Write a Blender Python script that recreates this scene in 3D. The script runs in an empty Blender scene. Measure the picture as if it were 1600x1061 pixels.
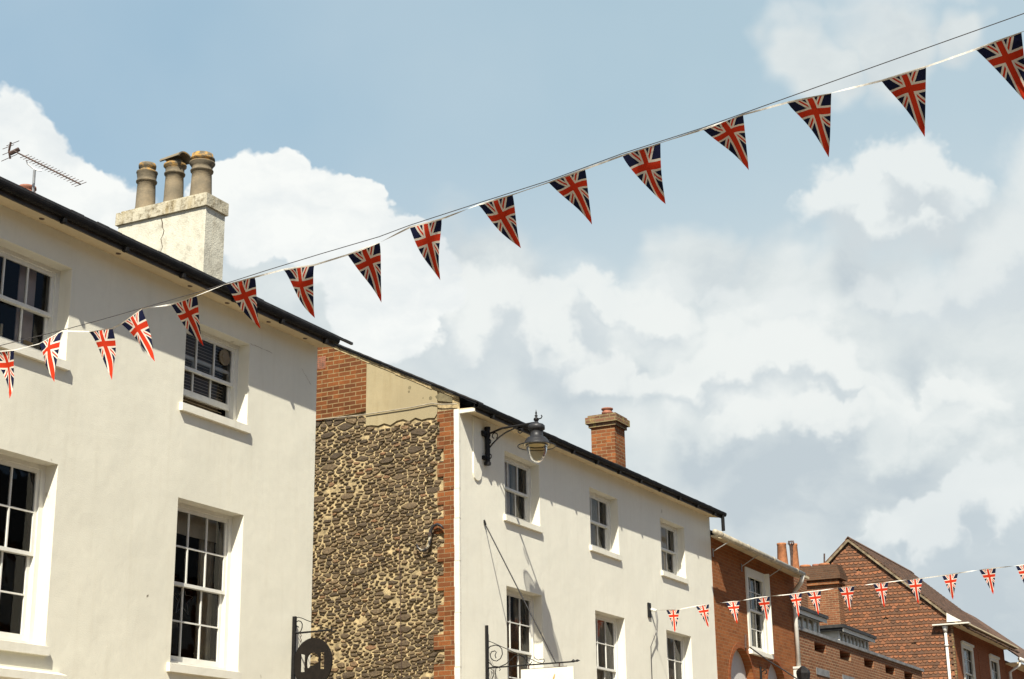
import bpy, math, random
from mathutils import Vector
R_ = random.Random(7)
rad = math.radians
C = bpy.context.scene.collection
scn = bpy.context.scene

# ------------------------------------------------------------------ camera
PITCH, ROLL, AZ, FPX, CZ = rad(17.302), rad(-.843), rad(27.08), 2500., 1.6
Fw = Vector((math.cos(AZ)*math.cos(PITCH), math.sin(AZ)*math.cos(PITCH), math.sin(PITCH)))
R0 = Vector((math.sin(AZ), -math.cos(AZ), 0)); U0 = R0.cross(Fw)
Rt = R0*math.cos(ROLL)+U0*math.sin(ROLL); Up = -R0*math.sin(ROLL)+U0*math.cos(ROLL)
EYE = Vector((0, 0, CZ))
def ray(x, y): return Fw*FPX+Rt*(x-800)-Up*(y-530.5)
def aX(x, y, X): d = ray(x, y); return d*(X/d.x)+EYE          # survey: where a sight line meets a plane of the street
def aY(x, y, Y): d = ray(x, y); return d*(Y/d.y)+EYE
def aD(x, y, D): return ray(x, y)*(D/FPX)+EYE
cd = bpy.data.cameras.new('camera'); cam = bpy.data.objects.new('camera', cd); C.objects.link(cam)
from mathutils import Matrix
m = Matrix((Rt, Up, -Fw)).transposed().to_4x4(); m.translation = EYE
cam.matrix_world = m
cd.sensor_width = 36; cd.lens = 36*FPX/1600; cd.clip_end = 3000; cd.clip_start = .1
scn.camera = cam
scn.render.resolution_x, scn.render.resolution_y = 1024, 679
scn.view_settings.view_transform = 'Standard'; scn.view_settings.look = 'None'
scn.view_settings.gamma = 1; scn.view_settings.exposure = .8

# ------------------------------------------------------------------ node helper
class NT:
    def __init__(s, tree): s.t = tree; s.n = tree.nodes; s.l = tree.links
    def new(s, typ, **kw):
        n = s.n.new(typ)
        for k, v in kw.items(): setattr(n, k, v)
        return n
    def link(s, a, b): s.l.new(a, b)
    def put(s, sock, v):
        if isinstance(v, bpy.types.NodeSocket): s.l.new(v, sock)
        elif isinstance(v, (tuple, list)) and len(v) == 3 and sock.type == 'RGBA': sock.default_value = (*v, 1)
        else: sock.default_value = v
    def m(s, op, a, b=None, c=None, clamp=False):
        n = s.new('ShaderNodeMath', operation=op); n.use_clamp = clamp
        s.put(n.inputs[0], a)
        if b is not None: s.put(n.inputs[1], b)
        if c is not None: s.put(n.inputs[2], c)
        return n.outputs[0]
    def vm(s, op, a, b=None, out=0):
        n = s.new('ShaderNodeVectorMath', operation=op); s.put(n.inputs[0], a)
        if b is not None:
            if op == 'SCALE': s.put(n.inputs['Scale'], b)
            else: s.put(n.inputs[1], b)
        return n.outputs['Value'] if op in ('DISTANCE', 'LENGTH', 'DOT_PRODUCT') else n.outputs[out]
    def mix(s, f, a, b, bt='MIX'):
        n = s.new('ShaderNodeMix', data_type='RGBA', blend_type=bt)
        s.put(n.inputs[0], f); s.put(n.inputs[6], a); s.put(n.inputs[7], b); return n.outputs[2]
    def noise(s, vec, scale, detail=4, rough=.55, out=0, dist=0):
        n = s.new('ShaderNodeTexNoise'); s.put(n.inputs['Vector'], vec)
        n.inputs['Scale'].default_value = scale; n.inputs['Detail'].default_value = detail
        n.inputs['Roughness'].default_value = rough; n.inputs['Distortion'].default_value = dist
        return n.outputs[out]
    def mr(s, v, a, b, c=0., d=1., smooth=False):
        n = s.new('ShaderNodeMapRange'); n.interpolation_type = 'SMOOTHSTEP' if smooth else 'LINEAR'
        s.put(n.inputs[0], v)
        for i, q in enumerate((a, b, c, d)): s.put(n.inputs[i+1], q)
        return n.outputs[0]
    def sep(s, v): n = s.new('ShaderNodeSeparateXYZ'); s.put(n.inputs[0], v); return n.outputs
    def comb(s, x, y, z=0.):
        n = s.new('ShaderNodeCombineXYZ')
        for i, q in enumerate((x, y, z)): s.put(n.inputs[i], q)
        return n.outputs[0]

# ------------------------------------------------------------------ world
SUN = Vector((-2.2, -1, 2.7)).normalized()
elev = math.asin(SUN.z)
w = bpy.data.worlds.new("World"); scn.world = w; w.use_nodes = True
w.cycles.sampling_method = 'MANUAL'; w.cycles.sample_map_resolution = 256
T = NT(w.node_tree); T.n.clear()
sky = T.new('ShaderNodeTexSky', sky_type='NISHITA'); sky.sun_disc = False
sky.sun_elevation = elev; sky.sun_rotation = math.atan2(SUN.x, SUN.y)
sky.air_density = 1.0; sky.dust_density = 1.2; sky.ozone_density = 1.0
tc = T.new('ShaderNodeTexCoord'); dirv = tc.outputs['Generated']
def sd(x, y): return tuple(ray(x, y).normalized())
warp = T.vm('SCALE', T.vm('SUBTRACT', T.noise(dirv, 14, 5, .6, 1), (.5, .5, .5)), .07)
warp2 = T.vm('SCALE', T.vm('SUBTRACT', T.noise(dirv, 7, 4, .6, 1), (.5, .5, .5)), .13)
dw = T.vm('ADD', dirv, warp); dw2 = T.vm('ADD', dirv, warp2)
def blobs(vec, lst, k=1.):
    acc = None
    for x, y, r in lst:
        d = T.vm('DISTANCE', vec, sd(x, y))
        f = T.m('SUBTRACT', 1., T.m('DIVIDE', d, r*k/FPX))
        acc = f if acc is None else T.m('MAXIMUM', acc, f)
    return acc
crisp = [(-30, 250, 120), (60, 300, 100), (110, 300, 70), (10, 190, 45), (-60, 380, 220), (150, 370, 110), (200, 400, 90),
         (440, 290, 68), (400, 330, 90), (370, 310, 60), (500, 350, 90), (565, 330, 52), (560, 400, 95), (640, 400, 66), (600, 470, 110), (330, 340, 60), (660, 470, 60)]
soft = [(760, 450, 130), (620, 560, 260), (430, 480, 220), (560, 430, 150), (800, 640, 300), (900, 560, 190), (1060, 590, 230), (1250, 640, 250), (1450, 680, 240), (1150, 760, 280),
        (1600, 900, 240), (1600, 700, 240), (1400, 800, 220), (1500, 560, 220), (1600, 420, 170), (1500, 460, 150), (1180, 470, 130), (1330, 470, 140), (1050, 430, 110), (1500, 950, 150), (1250, 90, 70), (1350, 60, 100), (1460, 40, 60), (1700, 300, 160), (690, 470, 150), (920, 455, 60)]
puff = [(1410, 285, 80), (1335, 340, 78), (1285, 375, 50), (1430, 330, 80), (1370, 390, 60)]
bright = [(900, 470, 60), (850, 510, 60), (1010, 500, 80), (1060, 540, 60), (1180, 600, 90), (1230, 560, 80), (1300, 610, 80), (1390, 660, 60), (1510, 640, 60), (1460, 670, 50), (1580, 770, 70), (1390, 815, 40), (1120, 650, 60), (760, 460, 70), (1150, 540, 60)]
dark = [(1300, 740, 150), (1120, 710, 90), (880, 580, 90), (1000, 570, 60), (1550, 720, 60), (1220, 800, 130), (1500, 860, 90), (1590, 960, 160), (1340, 420, 70), (1420, 400, 60), (1450, 560, 90), (1400, 720, 80)]
def stretch(k, sc): 
    o = T.sep(dirv); return T.comb(o[0], o[1], T.m('MULTIPLY', o[2], k))
fl = T.vm('ADD', stretch(1.7, 1), T.vm('SCALE', warp2, .55))
n1 = T.noise(fl, 7, 5, .6); n2 = T.noise(T.vm('ADD', fl, T.vm('SCALE', warp, .6)), 13, 6, .56); n3 = T.noise(dirv, 5, 4, .5)
eg = T.m('MULTIPLY', T.m('SUBTRACT', n2, .5), .55)
cC = T.mr(T.m('ADD', blobs(dw, crisp), T.m('MULTIPLY', eg, .35)), .03, .16, smooth=True)
cS = T.mr(T.m('ADD', blobs(dw2, soft), T.m('MULTIPLY', T.m('SUBTRACT', n1, .5), .9)), -.02, .5, smooth=True)
cP = T.mr(T.m('ADD', blobs(dw, puff), T.m('MULTIPLY', eg, 1.1)), .0, .5, smooth=True)
cB = T.mr(T.m('ADD', blobs(dw, bright, 1.25), T.m('MULTIPLY', eg, 1.2)), .0, .55, smooth=True)
cD = T.mr(T.m('ADD', blobs(dw2, dark, 1.25), T.m('MULTIPLY', eg, .8)), .0, .7, smooth=True)
front = T.mr(T.vm('DOT_PRODUCT', dirv, tuple(Vector((math.cos(AZ), math.sin(AZ), .25)).normalized())), .35, .8, smooth=True)   # the cloudy quarter of the sky
right = T.mr(T.vm('DISTANCE', dirv, sd(1500, 300)), .1, .62, 1., 0., smooth=True)
blue = T.mix(T.m('MULTIPLY', right, .85), (3.35, 5.1, 6.45), (4.9, 6.3, 6.85))
base = T.mix(T.m('MULTIPLY', front, .8), sky.outputs[0], blue)
thin = T.mr(n3, .4, .8, 0., .3)
col = T.mix(T.m('MULTIPLY', thin, front), base, (6.0, 6.7, 7.0))
hz = T.m('MULTIPLY', T.mr(T.sep(dirv)[2], sd(1000, 150)[2], sd(1000, 560)[2], 0., .65, smooth=True), front)
hz = T.m('MULTIPLY', hz, T.mr(T.vm('DISTANCE', dirv, sd(150, 150)), .08, .26, 0., 1., smooth=True))
col = T.mix(hz, col, (6.2, 6.75, 6.85))
tone = T.m('ADD', T.mr(n2, .32, .68, .22, .82), T.m('SUBTRACT', T.m('MULTIPLY', cB, .5), T.m('MULTIPLY', cD, .5)))
sc = T.mix(T.mr(tone, .0, .5), (4.85, 5.5, 5.9), (6.45, 6.95, 7.0)); sc = T.mix(T.mr(tone, .5, 1.05), sc, (7.8, 8.1, 7.95))
col = T.mix(T.m('MULTIPLY', cS, .93), col, sc)
ZUP = tuple(Up*.016)
ZUP2 = tuple(Up*-.020)
dwf = T.vm('ADD', dirv, T.vm('ADD', T.vm('SCALE', warp, .8), T.vm('SCALE', T.vm('SUBTRACT', T.noise(dirv, 45, 3, .6, 1), (.5, .5, .5)), .022)))
def layer(col, lst, hi, lo, amt, k=1.15, edge=.16, sh=.75):      # a bank of billows: lit crisp tops, grey bases that melt away
    m_ = blobs(dwf, lst, k); ms = blobs(T.vm('ADD', dwf, ZUP), lst, k); md = blobs(T.vm('ADD', dwf, ZUP2), lst, k)
    al = T.m('MINIMUM', T.mr(m_, .0, edge, smooth=True), T.mr(md, -.1, .55, smooth=True))
    shd = T.m('ADD', T.mr(T.m('SUBTRACT', md, ms), -.30, .30, 0., 1.), T.m('MULTIPLY', T.m('SUBTRACT', n2, .5), .9))
    return T.mix(T.m('MULTIPLY', al, amt), col, T.mix(T.mr(shd, .12, .12+sh, smooth=True), lo, hi))
HI, LO = (7.8, 8.1, 7.95), (5.25, 5.9, 6.25)
col = layer(col, [(1270, 60, 60), (1340, 50, 80), (1420, 40, 60), (1480, 20, 50)], (6.6, 7.1, 7.2), (6.0, 6.7, 7.0), .5, edge=.7)
col = layer(col, [(1690, 300, 130), (1600, 420, 120), (1540, 470, 90), (1450, 500, 80), (1350, 490, 60), (1240, 500, 60), (1130, 490, 50), (1050, 470, 60)], (7.2, 7.6, 7.6), (5.9, 6.5, 6.8), .7, edge=.5)
col = layer(col, [(700, 480, 80), (780, 500, 80), (850, 500, 60), (915, 480, 55), (960, 510, 60), (1030, 530, 70), (640, 540, 90), (740, 560, 90), (860, 570, 90)], HI, (5.6, 6.2, 6.5), .85, edge=.3)
col = layer(col, [(1160, 600, 75), (1220, 570, 70), (1280, 600, 75), (1330, 640, 60), (1090, 640, 70), (1020, 640, 60), (940, 620, 70)], HI, LO, .85, edge=.26)
col = layer(col, [(1380, 670, 42), (1430, 675, 40), (1500, 650, 48), (1545, 665, 35), (1260, 680, 60), (1180, 690, 60), (1320, 690, 50)], HI, LO, .85, edge=.2)
col = layer(col, [(1590, 800, 70), (1520, 800, 60), (1460, 830, 60), (1650, 830, 90), (1390, 825, 36), (1350, 850, 30), (1560, 860, 90), (1440, 890, 80)], (7.3, 7.7, 7.7), (5.1, 5.8, 6.2), .8, edge=.22)
col = layer(col, [(1395, 275, 66), (1440, 270, 56), (1335, 325, 70), (1285, 355, 52), (1440, 330, 85), (1370, 370, 80), (1480, 320, 55), (1430, 390, 60)], (7.6, 7.95, 7.85), (5.7, 6.25, 6.5), .9, edge=.3)
pt = T.mix(cD, T.mix(T.mr(n2, .3, .62), (6.6, 7.1, 7.2), (8.0, 8.3, 8.1)), (6.0, 6.7, 6.9))
cc = T.mix(T.mr(n2, .32, .6), (6.7, 7.2, 7.4), (8.5, 8.7, 8.5))
col = T.mix(cC, col, cc)
bg = T.new('ShaderNodeBackground'); T.put(bg.inputs[0], col); bg.inputs[1].default_value = .064
wo = T.new('ShaderNodeOutputWorld'); T.link(bg.outputs[0], wo.inputs[0])

sl = bpy.data.lights.new('sun', 'SUN'); sl.energy = 5.0; sl.angle = rad(.5); sl.color = (1, .95, .83)
so = bpy.data.objects.new('sun', sl); C.objects.link(so); so.rotation_euler = SUN.to_track_quat('Z', 'Y').to_euler(); so.location = (0, 0, 40)

# ------------------------------------------------------------------ mesh builder
class MB:
    def __init__(s): s.v = []; s.f = []; s.uv = None; s.col = None
    def quad(s, a, b, c, d): n = len(s.v); s.v += [tuple(a), tuple(b), tuple(c), tuple(d)]; s.f.append((n, n+1, n+2, n+3)); return s
    def poly(s, pts): n = len(s.v); s.v += [tuple(p) for p in pts]; s.f.append(tuple(range(n, n+len(pts)))); return s
    def box(s, x0, x1, y0, y1, z0, z1):
        n = len(s.v)
        s.v += [(x, y, z) for z in (z0, z1) for (x, y) in ((x0, y0), (x1, y0), (x1, y1), (x0, y1))]
        s.f += [tuple(n+i for i in q) for q in ((3, 2, 1, 0), (4, 5, 6, 7), (0, 1, 5, 4), (1, 2, 6, 5), (2, 3, 7, 6), (3, 0, 4, 7))]; return s
    def prism(s, poly, ext):           # closed polygon (3D points) swept along ext
        n = len(s.v); k = len(poly); e = Vector(ext)
        s.v += [tuple(p) for p in poly]+[tuple(Vector(p)+e) for p in poly]
        s.f.append(tuple(range(n, n+k))); s.f.append(tuple(range(n+2*k-1, n+k-1, -1)))
        for i in range(k): j = (i+1) % k; s.f.append((n+j, n+i, n+k+i, n+k+j))
        return s
    def tube(s, pts, r, seg=8, cap=True):
        pts = [Vector(p) for p in pts]; n0 = len(s.v); prev = None
        rs = r if isinstance(r, (list, tuple)) else [r]*len(pts)
        for i, p in enumerate(pts):
            t = (pts[min(i+1, len(pts)-1)]-pts[max(i-1, 0)]).normalized()
            if prev is None:
                a = Vector((0, 0, 1)) if abs(t.z) < .9 else Vector((1, 0, 0)); u = t.cross(a).normalized()
            else:
                u = prev-t*prev.dot(t); u.normalize()
            prev = u; v = t.cross(u)
            for k in range(seg):
                an = 2*math.pi*k/seg; s.v.append(tuple(p+(u*math.cos(an)+v*math.sin(an))*rs[i]))
        for i in range(len(pts)-1):
            for k in range(seg):
                a = n0+i*seg+k; b = n0+i*seg+(k+1) % seg; s.f.append((a, b, b+seg, a+seg))
        if cap:
            s.f.append(tuple(n0+k for k in range(seg-1, -1, -1))); e = n0+(len(pts)-1)*seg; s.f.append(tuple(e+k for k in range(seg)))
        return s
    def lathe(s, prof, cx, cy, seg=24, jit=0):
        n0 = len(s.v)
        for r, z in prof:
            for k in range(seg):
                an = 2*math.pi*k/seg; rr = r*(1+jit*R_.uniform(-1, 1)); s.v.append((cx+rr*math.cos(an), cy+rr*math.sin(an), z))
        for i in range(len(prof)-1):
            for k in range(seg):
                a = n0+i*seg+k; b = n0+i*seg+(k+1) % seg; s.f.append((a, b, b+seg, a+seg))
        return s

ORG = {}
def ob(name, mb, mat, parent=None, smooth=False, auto=None, stuff=False):
    me = bpy.data.meshes.new(name); o = bpy.data.objects.new(name, me); C.objects.link(o)
    og = Vector((0, 0, 0))
    if parent is not None:
        og = ORG[parent.name]; o.parent = parent
    ORG[o.name] = og
    me.from_pydata([tuple(Vector(v)-og) for v in mb.v], [], mb.f)
    if mb.uv:
        ul = me.uv_layers.new(name='UVMap')
        for lp in me.loops: ul.data[lp.index].uv = mb.uv[lp.vertex_index]
    if mb.col:
        ca = me.color_attributes.new('tint', 'FLOAT_COLOR', 'POINT')
        for i, c in enumerate(mb.col): ca.data[i].color = (c, c, c, 1)
    me.materials.append(mat); me.update()
    if smooth: me.polygons.foreach_set('use_smooth', [True]*len(me.polygons))
    if stuff: o['kind'] = 'stuff'
    return o
def tag(o, label, cat, group=None, kind=None):
    o['label'] = label; o['category'] = cat
    if group: o['group'] = group
    return o
def thing(name, loc, label, cat, group=None):
    o = bpy.data.objects.new(name, None); C.objects.link(o); o.location = loc; o.empty_display_size = .3
    ORG[o.name] = Vector(loc); return tag(o, label, cat, group)

# ------------------------------------------------------------------ materials
def mat(name):
    m = bpy.data.materials.new(name); m.use_nodes = True; t = NT(m.node_tree)
    b = t.n['Principled BSDF']; g = t.new('ShaderNodeNewGeometry'); return m, t, b, g.outputs['Position']
def bump(t, b, h, strength=.5, dist=.01, prev=None):
    n = t.new('ShaderNodeBump'); n.inputs['Strength'].default_value = strength; n.inputs['Distance'].default_value = dist
    t.put(n.inputs['Height'], h)
    if prev is not None: t.link(prev, n.inputs['Normal'])
    t.link(n.outputs[0], b.inputs['Normal']); return n.outputs[0]
def plain(name, col, rough=.6, var=.15, scale=8, metal=0, bmp=.0, spec=.5):
    m, t, b, p = mat(name)
    n = t.noise(p, scale, 5, .6)
    c2 = tuple(c*(1-var*2) for c in col); c1 = tuple(min(1, c*(1+var*.6)) for c in col)
    t.put(b.inputs['Base Color'], t.mix(t.mr(n, .3, .7), c2, c1))
    b.inputs['Roughness'].default_value = rough; b.inputs['Metallic'].default_value = metal; b.inputs['Specular IOR Level'].default_value = spec
    if bmp: bump(t, b, t.noise(p, scale*6, 4, .6), bmp, .01)
    return m
def render_mat(name, col, rough=.85, grime=.12, stain=0.):
    m, t, b, p = mat(name)
    big = t.noise(p, .5, 5, .6); fine = t.noise(p, 9, 5, .65)
    x, y, z = t.sep(p)[:3]
    streak = t.noise(t.comb(t.m('MULTIPLY', x, 5.), t.m('MULTIPLY', y, 5.), t.m('MULTIPLY', z, .35)), 1.6, 5, .6)
    c = t.mix(t.mr(big, .38, .68, 0., .8), col, tuple(q*(1-grime) for q in col))
    c = t.mix(t.mr(fine, .4, .75, 0., .5), c, tuple(q*(1-grime*.9) for q in col))
    c = t.mix(t.mr(streak, .52, .78, 0., .16+stain), c, (col[0]*.62, col[1]*.56, col[2]*.46))
    spots = t.noise(p, 5.5, 2, .4)
    c = t.mix(t.mr(spots, .755, .79, 0., .45), c, (.3, .25, .17))
    t.put(b.inputs['Base Color'], c); b.inputs['Roughness'].default_value = rough; b.inputs['Specular IOR Level'].default_value = .25
    n = bump(t, b, t.noise(p, 1.3, 3, .5), .28, .05)
    n = bump(t, b, t.noise(p, 6, 4, .55), .2, .01, n)
    bump(t, b, t.noise(p, 70, 3, .6), .5, .004, n)
    return m
def brick_mat(name, axis, c1, c2, mortar, w=.225, h=.075, ms=.009, dark=.35, bmp=.6, lich=None):
    m, t, b, p = mat(name)
    o = t.sep(p); wob = t.vm('SCALE', t.vm('SUBTRACT', t.noise(p, 3, 2, .5, 1), (.5, .5, .5)), .012)
    v = t.vm('ADD', t.comb(o[1] if axis == 'y' else o[0], o[2]), wob)
    if axis == 'xy': v = t.vm('ADD', t.comb(t.m('ADD', o[0], o[1]), o[2]), wob)
    bn = t.new('ShaderNodeTexBrick'); t.put(bn.inputs['Vector'], v)
    bn.inputs['Scale'].default_value = 1; bn.inputs['Brick Width'].default_value = w; bn.inputs['Row Height'].default_value = h
    bn.inputs['Mortar Size'].default_value = ms; bn.inputs['Mortar Smooth'].default_value = .15; bn.inputs['Bias'].default_value = -.15
    t.put(bn.inputs['Color1'], c1); t.put(bn.inputs['Color2'], c2); t.put(bn.inputs['Mortar'], mortar)
    # a second, per-brick random tint
    row = t.m('FLOOR', t.m('DIVIDE', t.sep(v)[1], h)); off = t.m('MULTIPLY', t.m('MODULO', row, 2.), .5)
    cl = t.m('FLOOR', t.m('ADD', t.m('DIVIDE', t.sep(v)[0], w), off))
    wn = t.new('ShaderNodeTexWhiteNoise', noise_dimensions='2D'); t.put(wn.inputs['Vector'], t.comb(cl, row))
    r = wn.outputs['Value']
    c = t.mix(t.mr(r, .72, .95, 0., dark), bn.outputs['Color'], tuple(q*.35 for q in c1))
    c = t.mix(t.mr(r, .0, .16, .55, 0.), c, (min(1, c2[0]*1.35), c2[1]*1.25, c2[2]))
    c = t.mix(bn.outputs['Fac'], c, mortar)
    c = t.mix(t.mr(t.noise(p, 14, 5, .65), .42, .72, 0., .5), c, tuple(q*.5 for q in c1))
    c = t.mix(t.mr(t.noise(p, .9, 4, .6), .45, .75, 0., .4), c, tuple(q*.6 for q in c1))
    if lich: c = t.mix(t.mr(t.noise(p, 7, 5, .6), .56, .66, 0., .8), c, lich)
    t.put(b.inputs['Base Color'], c); b.inputs['Roughness'].default_value = .9; b.inputs['Specular IOR Level'].default_value = .2
    hgt = t.m('ADD', t.m('MULTIPLY', bn.outputs['Fac'], -1.), t.m('MULTIPLY', t.noise(p, 40, 4, .6), .6))
    bump(t, b, hgt, bmp, .01)
    return m
M = {}
M['cream'] = render_mat('cream_render', (.77, .74, .612))
M['cream2'] = render_mat('pale_render', (.795, .767, .648), grime=.1)
M['reveal'] = render_mat('white_reveal_paint', (.68, .655, .56), grime=.05)
M['sill'] = render_mat('painted_sill', (.76, .73, .62), grime=.1, stain=.1)
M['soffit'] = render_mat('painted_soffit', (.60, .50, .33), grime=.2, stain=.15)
M['stackr'] = render_mat('weathered_stack_render', (.70, .66, .54), grime=.3, stain=.35)
M['caprender'] = render_mat('weathered_cap_render', (.58, .53, .42), grime=.45, stain=.6)
M['sash'] = plain('white_sash_paint', (.70, .685, .62), .45, .05)
M['black'] = plain('black_painted_iron', (.012, .011, .011), .5, .3, 20, 0, .3, .22)
M['gutter'] = plain('black_gutter', (.014, .013, .013), .6, .3, 6, 0, .1, .12)
M['fascia'] = plain('brown_black_fascia', (.05, .042, .035), .6, .3, 6)
M['slate'] = plain('slate', (.03, .027, .025), .6, .35, 6, 0, .5)
M['claytile'] = plain('clay_roof_tile', (.135, .068, .034), .85, .45, 5, 0, .6)
M['mortar'] = plain('sandy_lime_mortar', (.47, .36, .19), .95, .35, 9, 0, .9)
M['yrender'] = render_mat('ochre_render', (.37, .305, .18), grime=.25, stain=.3)
M['vergem'] = plain('weathered_verge_mortar', (.26, .20, .12), .9, .35, 5)
M['whitepipe'] = plain('white_pipe', (.62, .60, .54), .4, .06)
M['beigegutter'] = plain('dirty_cream_gutter', (.40, .35, .26), .5, .25, 7)
M['terra'] = plain('terracotta', (.40, .155, .06), .8, .25, 7, 0, .4)
M['redclay'] = plain('red_clay_pot', (.30, .115, .065), .8, .25, 12, 0, .3)
M['lead'] = plain('lead_flashing', (.20, .20, .20), .6, .25, 5, 0, .3)
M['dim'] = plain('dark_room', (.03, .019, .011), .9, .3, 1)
M['curtain'] = plain('cream_curtain', (.55, .48, .34), .9, .15, 4)
M['blind'] = plain('tan_blind_slats', (.78, .66, .48), .7, .1, 4)
M['greyblind'] = plain('grey_roller_blind', (.58, .49, .44), .9, .1, 3)
M['brownblind'] = plain('brown_cane_blind', (.30, .15, .06), .9, .35, 30)
M['tape'] = plain('white_bunting_tape', (.66, .63, .56), .6, .2, 30)
M['wire'] = plain('dark_steel_wire', (.045, .04, .04), .5, .2)
M['alu'] = plain('weathered_aluminium', (.42, .42, .41), .45, .15, 20, .6)
M['rust'] = plain('rusty_dark_metal', (.09, .05, .035), .7, .4, 20)
M['asphalt'] = plain('asphalt', (.10, .092, .08), .9, .15, 30, 0, .6)
M['paving'] = plain('paving', (.44, .36, .25), .9, .15, 4, 0, .4)
M['earth'] = plain('ground', (.12, .12, .08), .95, .3, .3)
M['crack'] = plain('crack_shadow', (.09, .065, .04), .95, .2)
M['hair'] = plain('hairline_shadow', (.42, .36, .26), .95, .2)
M['stain'] = plain('damp_stain', (.20, .165, .09), .95, .25)
M['fan'] = plain('tan_plastic', (.20, .155, .095), .6, .1)
M['backing'] = plain('brown_slat_backing', (.20, .15, .10), .9, .1)
M['greyarch'] = render_mat('grey_painted_panel', (.58, .56, .53), grime=.08)
M['boardwhite'] = plain('cream_sign_board', (.70, .68, .57), .5, .03)
M['gold'] = plain('gold_lettering', (.45, .30, .10), .4, .1)
M['darkbrown'] = plain('dark_brown_sign_paint', (.010, .007, .005), .6, .25, 12, 0, 0, .2)
M['lampmetal'] = plain('dark_grey_lamp_metal', (.03, .03, .032), .45, .25, 12, 0, .1, .3)
M['lampinner'] = plain('cream_lamp_reflector', (.75, .66, .45), .5, .1)
M['brickY'] = brick_mat('red_brick_gable', 'y', (.20, .066, .019), (.085, .031, .013), (.26, .185, .09), dark=.7, ms=.008)
M['quoin'] = brick_mat('orange_brick_quoin', 'y', (.23, .078, .024), (.10, .036, .016), (.24, .17, .09), dark=.6, ms=.007)
M['brickX'] = brick_mat('orange_brick_front', 'x', (.31, .105, .032), (.22, .07, .024), (.28, .16, .075), ms=.006, dark=.35, bmp=.4)
M['brickX2'] = brick_mat('brown_brick_parapet', 'x', (.25, .10, .045), (.15, .058, .03), (.34, .25, .15), ms=.009, dark=.55)
M['brickX3'] = brick_mat('deep_orange_brick', 'x', (.30, .09, .03), (.21, .062, .022), (.26, .13, .06), ms=.006, dark=.25, bmp=.4)
M['brickstack'] = brick_mat('orange_stack_brick', 'xy', (.28, .095, .03), (.15, .052, .022), (.25, .17, .09), dark=.6)
M['brickstack2'] = brick_mat('brown_stack_brick', 'xy', (.24, .09, .04), (.13, .052, .028), (.30, .21, .12), dark=.6)
M['lichbrick'] = brick_mat('lichened_cap_brick', 'xy', (.20, .10, .055), (.14, .08, .05), (.24, .20, .10), dark=.6, lich=(.36, .29, .09))

M['capbrown'] = brick_mat('sooty_cap_tiles', 'xy', (.13, .065, .035), (.085, .045, .028), (.12, .09, .06), h=.07, dark=.6)
def pot_mat():
    m, t, b, p = mat('weathered_buff_pot')
    c = t.mix(t.mr(t.noise(p, 4, 5, .6), .35, .65), (.14, .115, .075), (.25, .195, .12))
    c = t.mix(t.mr(t.noise(p, 18, 5, .7), .5, .75, 0., .6), c, (.14, .12, .085))
    tcn = t.new('ShaderNodeTexCoord'); gz = t.sep(tcn.outputs['Generated'])[2]; z = t.sep(p)[2]
    c = t.mix(t.m('MULTIPLY', t.mr(gz, .6, .66), t.mr(t.noise(p, 10, 4, .6), .35, .6, .25, .85)), c, (.085, .07, .045))
    lz = t.m('MULTIPLY', t.mr(t.noise(p, 9, 4, .6), .45, .58), t.mr(gz, .80, .86))
    c = t.mix(t.m('MULTIPLY', lz, .8), c, (.46, .25, .05))
    t.put(b.inputs['Base Color'], c); b.inputs['Roughness'].default_value = .9
    bump(t, b, t.noise(t.comb(t.m('MULTIPLY', t.sep(p)[0], .3), t.m('MULTIPLY', t.sep(p)[1], .3), z), 60, 3, .6), .5, .01)
    return m
def grimy(name, col, amt, sc_=9.):
    m, t, b, p = mat(name); x, y, z = t.sep(p)[:3]
    n = t.noise(p, sc_, 7, .7); st_ = t.noise(t.comb(t.m('MULTIPLY', x, 4.), t.m('MULTIPLY', y, 4.), t.m('MULTIPLY', z, .5)), 2.2, 5, .65)
    c = t.mix(t.mr(t.noise(p, 2.5, 4, .6), .4, .7), col, tuple(q*.8 for q in col))
    c = t.mix(t.mr(st_, .5, .72, 0., amt), c, (.34, .28, .17))
    c = t.mix(t.mr(n, .56-.08*amt, .66, 0., amt), c, (.13, .10, .055))
    c = t.mix(t.mr(t.noise(p, 3.1, 6, .65), .6, .68, 0., amt*.8), c, (.30, .24, .12))
    t.put(b.inputs['Base Color'], c); b.inputs['Roughness'].default_value = .95; b.inputs['Specular IOR Level'].default_value = .15
    k = bump(t, b, n, .7, .02); bump(t, b, t.noise(p, 45, 3, .6), .8, .008, k); return m
M['stackr'] = grimy('weathered_stack_render', (.60, .575, .47), .28, 5.)
M['caprender'] = grimy('weathered_cap_render', (.50, .46, .35), 1.)
M['pot'] = pot_mat()
def tie_mat():
    m, t, b, p = mat('peeling_painted_iron')
    c = t.mix(t.mr(t.noise(p, 6, 5, .6), .53, .58), (.02, .018, .02), (.42, .37, .27)); t.put(b.inputs['Base Color'], c); return m
M['tie'] = tie_mat()
def stone_mat():
    m, t, b, p = mat('dark_rubble_stone')
    a = t.new('ShaderNodeAttribute', attribute_name='tint'); f = a.outputs['Fac']
    c = t.mix(t.mr(f, 0., .85), (.070, .048, .026), (.21, .145, .075))
    c = t.mix(t.mr(f, .9, 1.), c, (.24, .12, .055))
    c = t.mix(t.mr(t.noise(p, 22, 5, .7), .42, .72, 0., .7), c, (.045, .034, .028))
    c = t.mix(t.mr(t.noise(p, 12, 4, .6), .6, .72, 0., .6), c, (.30, .235, .14))
    t.put(b.inputs['Base Color'], c); b.inputs['Roughness'].default_value = .9
    n = bump(t, b, t.noise(p, 30, 5, .65), .9, .02); return m
M['stone'] = stone_mat()
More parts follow.
